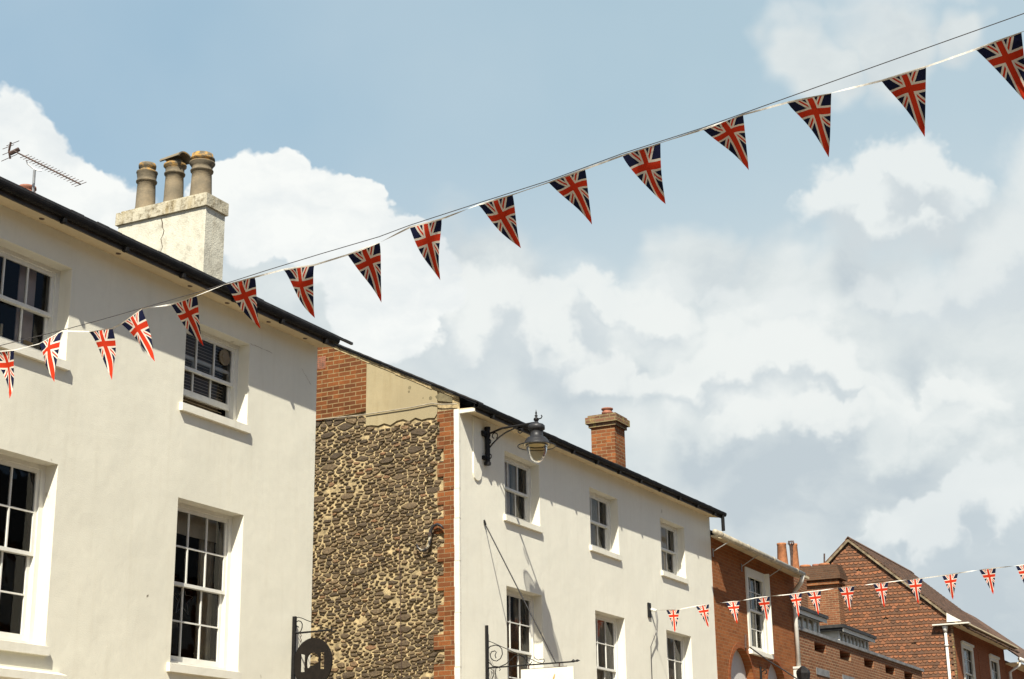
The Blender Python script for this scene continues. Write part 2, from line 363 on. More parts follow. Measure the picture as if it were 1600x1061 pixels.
def tile_mat():
    m, t, b, p = mat('hung_clay_tiles')
    a = t.new('ShaderNodeAttribute', attribute_name='tint'); f = a.outputs['Fac']
    c = t.mix(t.mr(f, 0., .5), (.080, .037, .017), (.155, .065, .026))
    c = t.mix(t.mr(f, .5, 1.), c, (.27, .098, .038))
    c = t.mix(t.mr(t.noise(p, 6, 5, .6), .45, .75, 0., .5), c, (.10, .06, .04))
    t.put(b.inputs['Base Color'], c); b.inputs['Roughness'].default_value = .85; return m
M['hung'] = tile_mat()
def glass_mat(name='window_glass', tint=(.9, .9, .88)):
    m = bpy.data.materials.new(name); m.use_nodes = True; t = NT(m.node_tree); t.n.clear()
    g = t.new('ShaderNodeBsdfGlossy'); g.inputs['Roughness'].default_value = .01
    tr = t.new('ShaderNodeBsdfTransparent'); tr.inputs[0].default_value = (*tint, 1)
    ge = t.new('ShaderNodeNewGeometry')
    bp = t.new('ShaderNodeBump'); bp.inputs['Strength'].default_value = .15; bp.inputs['Distance'].default_value = .02
    t.put(bp.inputs['Height'], t.noise(ge.outputs['Position'], 2.5, 2, .5)); t.link(bp.outputs[0], g.inputs['Normal'])
    lw = t.new('ShaderNodeFresnel'); lw.inputs['IOR'].default_value = 1.33
    mx = t.new('ShaderNodeMixShader'); t.link(lw.outputs[0], mx.inputs[0]); t.link(tr.outputs[0], mx.inputs[1]); t.link(g.outputs[0], mx.inputs[2])
    o = t.new('ShaderNodeOutputMaterial'); t.link(mx.outputs[0], o.inputs[0]); return m
M['glass'] = glass_mat()
M['globe'] = glass_mat('lamp_globe_glass', (.82, .78, .66))
def brim_mat():
    m = bpy.data.materials.new('cream_opal_brim'); m.use_nodes = True; t = NT(m.node_tree); t.n.clear()
    d = t.new('ShaderNodeBsdfDiffuse'); t.put(d.inputs[0], (.5, .42, .27)); tr = t.new('ShaderNodeBsdfTransparent'); mx = t.new('ShaderNodeMixShader'); mx.inputs[0].default_value = .55
    t.link(tr.outputs[0], mx.inputs[1]); t.link(d.outputs[0], mx.inputs[2]); o = t.new('ShaderNodeOutputMaterial'); t.link(mx.outputs[0], o.inputs[0]); return m
M['brim'] = brim_mat()
def flag_mat():
    m = bpy.data.materials.new('union_flag_cloth'); m.use_nodes = True; t = NT(m.node_tree); t.n.clear()
    uv = t.new('ShaderNodeUVMap'); s = t.sep(uv.outputs[0])
    u = t.m('SUBTRACT', t.m('MULTIPLY', s[0], 2.), 1.); v = s[1]
    du = t.m('ABSOLUTE', u); dv = t.m('ABSOLUTE', t.m('SUBTRACT', v, .275))
    sal = t.m('ABSOLUTE', t.m('SUBTRACT', du, t.m('MULTIPLY', dv, 2.)))
    lt = lambda a, b: t.m('LESS_THAN', a, b)
    ws = lt(sal, .145); rs = lt(t.m('ABSOLUTE', t.m('ADD', t.m('SUBTRACT', du, t.m('MULTIPLY', dv, 2.)), .015)), .05)
    wc = t.m('MAXIMUM', lt(du, .21), lt(dv, .085)); rc = t.m('MAXIMUM', lt(du, .125), lt(dv, .052))
    navy, white, red = (.013, .015, .038), (.62, .56, .47), (.47, .036, .014)
    c = t.mix(ws, navy, white); c = t.mix(rs, c, red); c = t.mix(wc, c, white); c = t.mix(rc, c, red)
    c = t.mix(lt(v, .012), c, white)
    d = t.new('ShaderNodeBsdfDiffuse'); tr = t.new('ShaderNodeBsdfTranslucent'); t.put(d.inputs[0], c); t.put(tr.inputs[0], c)
    mx = t.new('ShaderNodeMixShader'); mx.inputs[0].default_value = .1
    t.link(d.outputs[0], mx.inputs[1]); t.link(tr.outputs[0], mx.inputs[2])
    o = t.new('ShaderNodeOutputMaterial'); t.link(mx.outputs[0], o.inputs[0]); return m
M['flag'] = flag_mat()

# ------------------------------------------------------------------ ground and street
YF = 12.0
def struct(name, mb, mt): o = ob(name, mb, mt); o['kind'] = 'structure'; return o
struct('ground', MB().quad((-400, -400, -.13), (600, -400, -.13), (600, 400, -.13), (-400, 400, -.13)), M['earth'])
struct('road', MB().quad((-60, 2, -.01), (140, 2, -.01), (140, 9.3, -.01), (-60, 9.3, -.01)), M['asphalt'])
struct('pavement', MB().box(-60, 140, 9.45, 22, -.12, .11).box(-60, 140, -6, 1.85, -.12, .11), M['paving'])
struct('kerb', MB().box(-60, 140, 9.3, 9.45, -.12, .115).box(-60, 140, 1.85, 2.0, -.12, .115), M['lead'])

# ------------------------------------------------------------------ wall and window builders
def facade(mb, x0, x1, z0, z1, Y, holes):
    xs = sorted({x0, x1, *[h[0] for h in holes], *[h[1] for h in holes]}); zs = sorted({z0, z1, *[h[2] for h in holes], *[h[3] for h in holes]})
    for i in range(len(xs)-1):
        for j in range(len(zs)-1):
            cx, cz = (xs[i]+xs[i+1])/2, (zs[j]+zs[j+1])/2
            if any(h[0] < cx < h[1] and h[2] < cz < h[3] for h in holes): continue
            mb.quad((xs[i], Y, zs[j]), (xs[i+1], Y, zs[j]), (xs[i+1], Y, zs[j+1]), (xs[i], Y, zs[j+1]))
def reveals(mb, h, Y, d):
    a, b, c, e = h
    mb.quad((a, Y, c), (a, Y, e), (a, Y+d, e), (a, Y+d, c)); mb.quad((b, Y, e), (b, Y, c), (b, Y+d, c), (b, Y+d, e))
    mb.quad((a, Y, e), (b, Y, e), (b, Y+d, e), (a, Y+d, e)); mb.quad((b, Y, c), (a, Y, c), (a, Y+d, c), (b, Y+d, c))
def sash_mb(x0, x1, z0, z1, y, cols, rows, st=.045, bar=.018, top=.045, bot=.055, d=.035):
    mb = MB()
    mb.box(x0, x0+st, y, y+d, z0, z1); mb.box(x1-st, x1, y, y+d, z0, z1)
    mb.box(x0+st, x1-st, y, y+d, z1-top, z1); mb.box(x0+st, x1-st, y, y+d, z0, z0+bot)
    ix0, ix1, iz0, iz1 = x0+st, x1-st, z0+bot, z1-top
    zc = [iz0+(iz1-iz0)*k/rows for k in range(rows+1)]
    for k in range(1, cols):
        x = ix0+(ix1-ix0)*k/cols
        mb.box(x-bar/2, x+bar/2, y+.003, y+d-.005, iz0, iz1)
    for k in range(1, rows):
        for q in range(cols):
            xa = ix0+(ix1-ix0)*q/cols+(bar/2 if q else 0); xb = ix0+(ix1-ix0)*(q+1)/cols-(bar/2 if q < cols-1 else 0)
            mb.box(xa, xb, y+.003, y+d-.005, zc[k]-bar/2, zc[k]+bar/2)
    return mb
def window(house, h, Y, rows=1, rev=.17, opened=0., fit=(), cols=3, sill=True, so=.05, sx=(.06, .02), framecol='sash', mid=.5, label=None, roomd=1.3, rz=.5):
    x0, x1, z0, z1 = h; y = Y+rev; f = .065
    mb = MB(); mb.box(x0, x0+f, y, y+.13, z0, z1); mb.box(x1-f, x1, y, y+.13, z0, z1); mb.box(x0+f, x1-f, y, y+.13, z1-.05, z1); mb.box(x0+f, x1-f, y-.02, y+.13, z0, z0+.045)
    w = ob('window', mb, M[framecol], house)
    if label: w['label'] = label
    if rev > .1: mb = MB(); reveals(mb, h, Y, rev); ob('reveal', mb, M['reveal'], w)
    ix0, ix1, iz0, iz1 = x0+f, x1-f, z0+.045, z1-.05; zm = iz0+(iz1-iz0)*mid
    ob('sash', sash_mb(ix0, ix1, zm-.02, iz1, y+.02, cols, rows, bot=.04), M[framecol], w)
    ob('sash', sash_mb(ix0, ix1, iz0+opened, zm+.02+opened, y+.062, cols, rows, top=.04, bot=.075), M[framecol], w)
    ob('glass_pane', MB().quad((ix0+.03, y+.04, zm), (ix1-.03, y+.04, zm), (ix1-.03, y+.04, iz1-.03), (ix0+.03, y+.04, iz1-.03)), M['glass'], w)
    ob('glass_pane', MB().quad((ix0+.03, y+.082, iz0+.04+opened), (ix1-.03, y+.082, iz0+.04+opened), (ix1-.03, y+.082, zm+opened), (ix0+.03, y+.082, zm+opened)), M['glass'], w)
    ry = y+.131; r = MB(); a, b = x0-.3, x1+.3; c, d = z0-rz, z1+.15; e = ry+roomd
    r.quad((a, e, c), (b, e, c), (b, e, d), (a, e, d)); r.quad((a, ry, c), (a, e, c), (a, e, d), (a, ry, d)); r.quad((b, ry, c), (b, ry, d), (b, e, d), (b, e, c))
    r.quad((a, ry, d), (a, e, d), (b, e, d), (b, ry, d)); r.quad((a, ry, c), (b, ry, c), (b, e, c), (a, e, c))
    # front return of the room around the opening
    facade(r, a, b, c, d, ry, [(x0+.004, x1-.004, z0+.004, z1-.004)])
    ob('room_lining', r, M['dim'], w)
    if sill:
        ob('window_sill', MB().prism([(x0-sx[0], Y-so, z0-.105), (x0-sx[0], Y-so, z0-.012), (x0-sx[0], Y+.002, z0-.001), (x0-sx[0], Y+.002, z0-.105)], (x1+sx[1]-x0+sx[0], 0, 0)), M['sill'], w)
    for k in fit:
        kind = k[0]
        if kind == 'curtain':      # from fraction a to b of the width, z from/to fraction
            _, fa, fb, mt = k; mb = MB(); n = 10; xa, xb = ix0+(ix1-ix0)*fa, ix0+(ix1-ix0)*fb
            pts = [(xa+(xb-xa)*i/(n*2), ry+.10+.025*math.sin(i*1.9)) for i in range(n*2+1)]
            for p, q in zip(pts, pts[1:]): mb.quad((p[0], p[1], z0-.1), (q[0], q[1], z0-.1), (q[0], q[1], z1), (p[0], p[1], z1))
            ob('curtain', mb, M[mt], w)
        if kind == 'slats':
            _, zt, zb, mt = k; mb = MB(); zz = z0+(z1-z0)*zt
            while zz > z0+(z1-z0)*zb:
                mb.prism([(ix0+.02, ry+.04, zz), (ix0+.02, ry+.085, zz+.022), (ix0+.02, ry+.087, zz+.018), (ix0+.02, ry+.042, zz-.004)], (ix1-ix0-.04, 0, 0)); zz -= .042
            ob('blind', mb, M[mt], w); ob('curtain', MB().box(ix0, ix1, ry+.12, ry+.125, z0, z1), M['backing'], w)  # brown sheet added behind the slats so the gaps do not go black
        if kind == 'roller':
            _, fa, fb, zt, zb, mt = k
            ob('blind', MB().box(ix0+(ix1-ix0)*fa, ix0+(ix1-ix0)*fb, ry+.05, ry+.06, z0+(z1-z0)*zb, z0+(z1-z0)*zt), M[mt], w)
        if kind == 'fan':
            _, fx, fz = k; cx = ix0+(ix1-ix0)*fx; cz = z0+(z1-z0)*fz; mb = MB(); n = 24
            for rr, yy in ((.105, 0), (.06, -.012)):
                pts = [(cx+rr*math.cos(2*math.pi*i/n), y+.032+yy, cz+rr*math.sin(2*math.pi*i/n)) for i in range(n)]
                mb.prism(pts, (0, -.012, 0))
            mb.box(cx-.095, cx+.095, y+.004, y+.008, cz-.008, cz+.008)
            ob('extractor_fan', mb, M['fan'], w)
        if kind == 'star':
            _, fx, fz, rr = k; cx = ix0+(ix1-ix0)*fx; cz = z0+(z1-z0)*fz; pts = []
            for i in range(11): q = rr if i % 2 == 0 else rr*.42; an = rad(90+36*i); pts.append((cx+q*math.cos(an), ry+.03, cz+q*math.sin(an)))
            ob('star_ornament', MB().tube(pts, .005, 5), M['alu'], w)
        if kind == 'card':
            _, fx, z_, ww, hh, mt = k; cx = ix0+(ix1-ix0)*fx
            ob('window_sill_ornament', MB().box(cx-ww/2, cx+ww/2, y+.11, y+.118, z_, z_+hh), M[mt], w)
        if kind == 'sprig':
            _, fx, z_ = k; cx = ix0+(ix1-ix0)*fx; mb = MB(); r2 = random.Random(3)
            for i in range(9): mb.tube([(cx+r2.uniform(-.02, .02), y+.13, z_), (cx+r2.uniform(-.09, .09), y+.12+r2.uniform(-.01, .03), z_+r2.uniform(.08, .2))], .005, 4)
            ob('window_sill_ornament', mb, M['curtain'], w)
    return w
def shell(mb, x0, x1, y0, y1, z0, z1, front=False):
    mb.quad((x0, y1, z0), (x0, y0, z0), (x0, y0, z1), (x0, y1, z1)); mb.quad((x1, y0, z0), (x1, y1, z0), (x1, y1, z1), (x1, y0, z1)); mb.quad((x1, y1, z0), (x0, y1, z0), (x0, y1, z1), (x1, y1, z1))
def gutter(x0, x1, yo, zt, r=.055, h=.115, th=.006):      # half round trough, front lip at yo
    mb = MB(); n = 10; prof = []
    for i in range(n+1):
        a = math.pi+math.pi*i/n; prof.append((yo+r+r*math.cos(a), zt+(h)*math.sin(a)))
    inner = [(yo+r+(y-yo-r)*.88, zt+(z-zt)*.9) for y, z in prof]
    loop = prof+inner[::-1]
    return mb.prism([(x0, y, z) for y, z in loop], (x1-x0, 0, 0))
def roof_slab(mb, x0, x1, y0, z0, slope, yr, th=.05):
    z1 = z0+(yr-y0)*slope
    mb.prism([(x0, y0, z0), (x0, yr, z1), (x0, yr, z1-th), (x0, y0, z0-th)], (x1-x0, 0, 0))
    yb = 2*yr-y0
    mb.prism([(x0, yb, z0), (x0, yb, z0-th), (x0, yr+.001, z1-th), (x0, yr+.001, z1)], (x1-x0, 0, 0))

# ------------------------------------------------------------------ HOUSE 1 (left, cream render)
X1E = 17.57; ZS = 8.10
B1 = thing('rendered_house', (12, YF, 0), 'cream rendered three-storey house at the left, its stack carrying three buff chimney pots', 'house')
up, lo = (7.735, 6.655), (5.50, 3.575)
cols1 = [(8.2, 9.46), (11.44, 12.72), (14.745, 16.03)]
holes = [(a, b, z[1], z[0]) for a, b in cols1 for z in (up, lo)]
mb = MB(); facade(mb, 2, X1E, -.1, 8.16, YF, holes); shell(mb, 2, X1E, YF, 19.6, -.1, 8.16)
mb.poly([(X1E, YF, 8.16), (X1E, 19.6, 8.16), (X1E, 15.8, 10.15)])
wall = ob('wall', mb, M['cream'], B1)
window(B1, holes[0], YF, 1); window(B1, holes[1], YF, 2)
window(B1, holes[2], YF, 1, fit=[('roller', .0, .22, 1, 0, 'greyblind'), ('roller', .68, .9, .98, .05, 'greyblind'), ('card', .45, 6.78, .03, .16, 'curtain'), ('card', .8, 6.72, .14, .13, 'gold')])
window(B1, holes[3], YF, 2)
window(B1, holes[4], YF, 1, opened=.16, fit=[('slats', .99, .0, 'blind'), ('fan', .83, .8)])
window(B1, holes[5], YF, 2, fit=[('curtain', .76, 1.0, 'curtain'), ('roller', 0, 1, 1, .83, 'curtain'), ('star', .45, .42, .2), ('sprig', .72, 3.64), ('card', .93, 3.64, .1, .08, 'curtain')])
# lintel drips: thin dark edge above the upper openings
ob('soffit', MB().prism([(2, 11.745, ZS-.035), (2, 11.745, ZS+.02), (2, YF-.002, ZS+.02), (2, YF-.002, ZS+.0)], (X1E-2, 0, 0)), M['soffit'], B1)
mb = MB()
for px, py in ((65, 346), (185, 399), (297, 447), (355, 480), (477, 527), (420, 503)):
    p = aY(px, py, 11.87); ob('soffit_vent', MB().lathe([(.0, ZS-.024), (.03, ZS-.024), (.03, ZS-.0), (0, ZS)], p.x, 11.87, 12), M['rust'], B1)
ob('fascia', MB().box(2, X1E, 11.718, 11.744, ZS-.04, ZS+.10), M['fascia'], B1)
g = ob('gutter', gutter(2, X1E+.02, 11.64, ZS+.075, .042, .074), M['gutter'], B1)
mb = MB(); x = 3.0
while x < X1E:
    ob('gutter_bracket', MB().box(x, x+.04, 11.65, 11.72, ZS-.06, ZS-.012), M['gutter'], g); x += 1.02
mb = MB(); roof_slab(mb, 2, X1E+.05, 11.69, ZS+.135, .46, 15.8, .03)
for k in range(76):
    xx = 2+k*.21; mb.box(xx, xx+.2, 11.665, 11.70, ZS+.085+R_.uniform(0, .006), ZS+.108+R_.uniform(0, .022))
ob('roof', mb, M['slate'], B1)
ob('band_ledge', MB().prism([(2, YF-.12, 3.20), (2, YF-.12, 3.28), (2, YF-.001, 3.315), (2, YF-.001, 3.14)], (10.95, 0, 0)), M['sill'], B1)
def hair(pts, parent, Y=YF, wd=.0035, mt='hair'):
    mb = MB(); P = [aY(x, y, Y) for x, y in pts]; Q = []
    for p, q in zip(P, P[1:]):
        for k in range(5): Q.append(p.lerp(q, k/5)+Vector((R_.uniform(-.008, .008), 0, R_.uniform(-.008, .008))))
    Q.append(P[-1])
    for p, q in zip(Q, Q[1:]):
        d = (q-p).normalized(); nx, nz = -d.z*wd*R_.uniform(.4, 1.2), d.x*wd*R_.uniform(.4, 1.2)
        mb.quad((p.x-nx, Y-.003, p.z-nz), (q.x-nx, Y-.003, q.z-nz), (q.x+nx, Y-.003, q.z+nz), (p.x+nx, Y-.003, p.z+nz))
    return ob('crack', mb, M[mt], parent)
hair([(391, 537), (400, 541), (425, 552)], B1); hair([(471, 575), (480, 592), (486, 601)], B1)
hair([(231, 930), (229, 933)], B1, wd=.006)
# chimney stack
dC = 23.4
c1 = aD(322.8, 319.5, dC); XC, YC, ZC = c1.x, c1.y, c1.z         # near bottom corner of the cap
far_ = aX(179.7, 351.7, XC); YCB = far_.y
capt = aX(316+9, 300, XC).z; XR = aY(356.5, 345, YC).x
i = .035
ch = ob('chimney', MB().box(XC+i, XR-i, YC+i, YCB-i, 8.6, ZC), M['stackr'], B1)
mb = MB()
n = 26; ys = [YC+(YCB-YC)*k/n for k in range(n+1)]
zt = [capt+R_.uniform(-.012, .006) for _ in ys]; zt[0] = zt[1] = capt
for k in range(n):
    e0 = R_.uniform(0, .006)
    mb.prism([(XC-e0, ys[k], ZC-.002), (XR, ys[k], ZC-.002), (XR, ys[k], zt[k]), (XC-e0+.01, ys[k], zt[k])], (0, ys[k+1]-ys[k]-.0005, 0))
mb.box(XC+.05, XR-.05, YC+.06, YCB-.06, capt-.05, capt+.035)
ob('chimney_cap', mb, M['caprender'], ch)
def crack(pts, X, r=.006, dx=0):
    mb = MB()
    for a, b in zip(pts, pts[1:]):
        p, q = aX(*a, X), aX(*b, X); wv = r*R_.uniform(.5, 1.4)
        mb.quad((X-.003, p.y-wv, p.z), (X-.003, q.y-wv, q.z), (X-.003, q.y+wv, q.z), (X-.003, p.y+wv, p.z))
    return mb
ob('crack', crack([(252, 341), (254, 348), (253.5, 355), (256.5, 360), (254.5, 368), (251.5, 373), (252.8, 380), (254, 386), (251.5, 392), (250.6, 400)], XC+i, .007), M['crack'], ch)
def potprof(z0, h, r, kind):
    p = [(r*1.13, z0), (r*1.10, z0+h*.06), (r*1.02, z0+h*.16), (r*.97, z0+h*.45), (r*.93, z0+h*.62), (r*1.08, z0+h*.63), (r*1.1, z0+h*.655), (r*.98, z0+h*.68), (r*.98, z0+h*.72)]
    if kind == 1: p += [(r*1.02, z0+h*.75), (r*1.05, z0+h*.80), (r*1.12, z0+h*.82), (r*1.10, z0+h*.84), (r*.8, z0+h*.86), (r*.74, z0+h*.9), (r*.9, z0+h*.92), (r*.92, z0+h*.97), (r*.85, z0+h), (r*.6, z0+h), (r*.6, z0+h*.8)]
    if kind == 2: p += [(r*1.0, z0+h*.76), (r*1.2, z0+h*.79), (r*1.2, z0+h*.82), (r*.9, z0+h*.855), (r*.78, z0+h*.9), (r*.66, z0+h*.9), (r*.6, z0+h*.8)]
    if kind == 3: p += [(r*1.02, z0+h*.74), (r*1.22, z0+h*.80), (r*1.22, z0+h*.825), (r*1.0, z0+h*.835), (r*1.0, z0+h*.865), (r*1.20, z0+h*.88), (r*1.17, z0+h*.915), (r*1.03, z0+h*.93), (r*1.0, z0+h), (r*.8, z0+h), (r*.75, z0+h*.8)]
    return p
Xm = (XC+XR)/2
for k, (px, py, pt, kind, wd) in enumerate([(227, 321, 256, 1, 30), (271, 311, 243, 2, 30), (314, 301, 241, 3, 33)]):
    b = aX(px, py, Xm); t_ = aX(px, pt, Xm); r = wd/2/FPX*((b-EYE).dot(Fw))
    o = ob('chimney_pot', MB().lathe(potprof(capt+.0, t_.z-capt-.02, r, kind), Xm, b.y, 28, .006), M['pot'], ch, smooth=True)
    o['label'] = ['buff pot with a perforated crown', 'buff pot under a half-round hood tile', 'widest buff pot with double rim'][k]
    if kind == 2:      # hood tile: half pipe lying on the pot, open towards the street
        zt_ = t_.z-.03; mb = MB(); n = 14
        for s_ in range(n):
            a0, a1 = rad(15+150*s_/n), rad(15+150*(s_+1)/n)
            def pp(a, y, rr): return (Xm+rr*math.cos(a)*1.0, b.y+y, zt_-.12+rr*.8*math.sin(a)+(.0 if y < 0 else -.0))
            mb.quad(pp(a0, -.2, .19), pp(a1, -.2, .19), pp(a1, .2, .15), pp(a0, .2, .15)); mb.quad(pp(a0, -.2, .165), pp(a0, .2, .125), pp(a1, .2, .125), pp(a1, -.2, .165))
            mb.quad(pp(a0, -.2, .165), pp(a1, -.2, .165), pp(a1, -.2, .19), pp(a0, -.2, .19))
        ob('hood_tile', mb, M['pot'], o)
# small red pot on the stack hidden behind the roof edge
p = aD(42, 303, 22)
ob('chimney_pot', MB().lathe([(.09, p.z-.5), (.09, p.z-.06), (.12, p.z-.03), (.13, p.z+.01), (.10, p.z+.03), (.10, p.z+.05), (.125, p.z+.07), (.12, p.z+.10), (.08, p.z+.10), (.08, p.z-.1)], p.x, p.y, 20), M['redclay'], B1, smooth=True)

# TV aerial
dA = 21.0
base = aD(51, 322, dA); A = thing('tv_aerial', base, 'thin metal television aerial on a short pole above the left roof edge', 'aerial')
top = aD(54, 262, dA)
ob('pole', MB().tube([base-Vector((0, 0, .5)), aD(54, 266, dA)], .018, 8), M['alu'], A)
ob('clamp', MB().tube([aD(41, 250, dA), aD(43, 256, dA), aD(50, 262, dA), aD(58, 266, dA), aD(65, 267, dA)], .009, 6), M['alu'], A)
b0, b1 = aD(22, 236, dA-.1), aD(126, 288, dA-.6)
ob('boom', MB().tube([b0, b1], .011, 6), M['rust'], A)
mb = MB(); wv = (aD(30, 232, dA)-aD(20, 238, dA)); wv = Vector((wv.x*.2, wv.y, wv.z)).normalized()
wv = (Rt*.82+Up*.38+Fw*.35).normalized()
for k in range(19):
    q = b0.lerp(b1, .16+.84*k/18); L = .06 if k < 17 else .08; mb.tube([q-wv*L, q+wv*L], .0045, 5)
ob('director_rods', mb, M['rust'], A)
mb = MB()
mb.tube([aD(17, 222, dA), aD(14, 236, dA), aD(16, 248, dA)], .014, 6)
for (xa, ya), (xb, yb) in (((4, 242), (28, 232)), ((2, 252), (27, 241)), ((10, 228), (30, 220)), ((4, 233), (22, 226))): mb.tube([aD(xa, ya, dA), aD(xb, yb, dA)], .0045, 5)
ob('reflector', mb, M['rust'], A)
ob('dipole_box', MB().tube([aD(16, 240, dA), aD(30, 233, dA)], .028, 6), M['rust'], A)

# ------------------------------------------------------------------ HOUSE 2 (centre, rubble gable)
XG, X2E = 21.60, 32.86; ZE2 = 8.12
B2 = thing('stone_gabled_house', (27, YF, 0), 'white rendered house in the centre with a rubble stone side wall and brick corner', 'house')
cols2u = [(23.13, 24.43), (26.52, 27.82), (29.95, 31.28)]; cols2l = [(23.14, 24.45), (26.62, 27.96), (30.04, 31.40)]
up2, lo2 = (7.78, 6.695), (5.525, 3.575)
holes = [(a, b, up2[1], up2[0]) for a, b in cols2u]+[(a, b, lo2[1], lo2[0]) for a, b in cols2l]
mb = MB(); facade(mb, XG, X2E, -.1, 8.13, YF, holes); mb.poly([(XG, YF, 8.13), (X2E, YF, 8.13), (X2E, YF, 8.27), (XG, YF, 8.14)])
mb.quad((X2E, YF, -.1), (X2E, 20.6, -.1), (X2E, 20.6, 8.2), (X2E, YF, 8.2)); mb.quad((X2E, 20.6, -.1), (XG, 20.6, -.1), (XG, 20.6, 8.2), (X2E, 20.6, 8.2))
mb.poly([(X2E, YF, 8.2), (X2E, 20.6, 8.2), (X2E, 16.3, 10.3)])
ob('front_wall', mb, M['cream2'], B2)
window(B2, holes[0], YF, 1, .16, fit=[('roller', .0, .66, 1, 0, 'greyblind'), ('curtain', .8, 1, 'curtain')])
window(B2, holes[1], YF, 1, .16, fit=[('roller', .0, .66, 1, 0, 'greyblind'), ('curtain', .72, 1, 'curtain')])
window(B2, holes[2], YF, 1, .16, fit=[('roller', .0, .66, 1, 0, 'greyblind'), ('curtain', .66, 1, 'blind')])
window(B2, holes[3], YF, 2, .16, fit=[('roller', 0, 1, .78, 0, 'brownblind'), ('curtain', .8, 1, 'curtain')])
window(B2, holes[4], YF, 2, .16, fit=[('curtain', .62, 1, 'curtain')])
window(B2, holes[5], YF, 2, .16, fit=[('roller', 0, 1, .66, 0, 'blind'), ('curtain', .66, 1, 'curtain')])
# gable wall
SL = .51
def zr(y): return 8.215+SL*(y-11.69)
YR = 16.3
gw = ob('side_wall', MB().poly([(XG, 20.6, -.1), (XG, YF, -.1), (XG, YF, zr(YF)), (XG, YR, zr(YR)), (XG, 20.6, zr(YF))]), M['mortar'], B2)
yq = aX(573, 641, XG).y; zb = aX(573, 641, XG).z
ob('brick_panel', MB().prism([(XG-.03, yq, zb-.02), (XG-.03, 15.9, zb-.12), (XG-.03, 15.9, zr(15.9)-.03), (XG-.03, yq, zr(yq)-.03)], (.0295, 0, 0)), M['brickY'], B2)
mb = MB()
pts = [(12.40, zr(12.4)-.06), (12.40, 8.12)]
for k in range(12): y = 12.45+(yq-12.45)*k/11; pts.append((y, 8.10+R_.uniform(-.05, .03)-(y-12.4)*.02))
pts += [(yq-.001, zr(yq)-.05)]
mb.prism([(XG-.024, y, z) for y, z in pts], (.0235, 0, 0))
ob('ochre_render_panel', mb, M['yrender'], B2)
mb = MB()
for (px, py, r) in ((640, 606, .035), (639, 612, .025), (673, 622, .035), (661, 622, .014)):
    c = aX(px, py, XG-.025); mb.poly([(XG-.0255, c.y+r*R_.uniform(.7, 1.1)*math.cos(k*.7), c.z+r*R_.uniform(.7, 1.1)*math.sin(k*.7)) for k in range(9)])
mb.poly([(XG-.0255, aX(*q, XG).y, aX(*q, XG).z) for q in ((690, 613), (708, 622), (708, 629), (686, 627), (681, 620))])
ob('damp_stain', mb, M['stain'], B2)
# brick quoins, toothed
mb = MB(); z = .1; k = 0
while z < 8.05:
    wd = .285 if k % 2 else .17
    if R_.random() < .12: wd += .07
    hh = .225 if z < 7.8 else 8.14-z
    mb.box(XG-.034+R_.uniform(-.004, .004), XG-.0005, 12.087, 12.105+wd+R_.uniform(-.008, .008), z, z+hh-.0005); z += hh; k += 1
ob('brick_quoins', mb, M['quoin'], B2)
mb = MB(); z = 3.0
while z < 8.12:
    hh = R_.uniform(.10, .3); hh = min(hh, 8.14-z)
    e = R_.uniform(-.008, .008); mb.box(XG-.04+e*.4, XG+.001, YF-.008+e*.3, 12.085+e, z, z+hh); z += hh
mb.box(XG-.04, XG+.001, YF-.008, 12.085, -.1, 3.0)
ob('corner_render_strip', mb, M['reveal'], B2)
# rubble stones
st = MB(); st.col = []
KY = .39          # stones are about twice as long as high: sites live in a squeezed plane
def pnoise(y, z):
    return math.sin(y*3.1+1.7*math.sin(z*1.9))+math.sin(z*2.7+y*1.3+2)+.6*math.sin(y*7.3-z*5.1)
sites = []
bigs = [aX(*q, XG) for q in [(540, 667), (513, 680), (655, 675), (648, 702), (567, 716), (548, 718), (603, 720), (515, 730), (497, 735), (560, 892), (590, 955), (632, 965), (680, 955), (497, 780), (543, 776), (676, 765), (500, 1050), (587, 1052), (545, 1055), (630, 1040), (528, 797), (640, 790), (515, 860)]]
for p in bigs: sites.append((p.y*KY, p.z, R_.uniform(.045, .06)))
for _ in range(50): sites.append((R_.uniform(12.3, 16.1)*KY, R_.uniform(.2, 8.0), R_.uniform(.036, .05)))
def free(u, z, r): return all((u-a)**2+(z-b)**2 > (r+c)**2*.9 for a, b, c in near(u, z))
cellsz = .11; grid = {}
def put(sx): grid.setdefault((int(sx[0]/cellsz), int(sx[1]/cellsz)), []).append(sx)
def near(u, z, k=1):
    i, j = int(u/cellsz), int(z/cellsz); out = []
    for a in range(i-k, i+k+1):
        for b in range(j-k, j+k+1): out += grid.get((a, b), [])
    return out
keep = []
for q in sites:
    if free(*q): put(q); keep.append(q)
sites = keep
for rr, tries in ((.027, 2500), (.0215, 9000), (.0172, 22000)):
    for _ in range(tries):
        q = (R_.uniform(12.2, 16.3)*KY, R_.uniform(.1, 8.2), rr*R_.uniform(.85, 1.1))
        if free(*q): put(q); sites.append(q)
def clip(poly, nx, nz, d):          # keep the side where n.p <= d
    out = []
    for i in range(len(poly)):
        a, b = poly[i], poly[(i+1) % len(poly)]; da, db = nx*a[0]+nz*a[1]-d, nx*b[0]+nz*b[1]-d
        if da <= 0: out.append(a)
        if (da < 0 < db) or (db < 0 < da): f = da/(da-db); out.append((a[0]+(b[0]-a[0])*f, a[1]+(b[1]-a[1])*f))
    return out
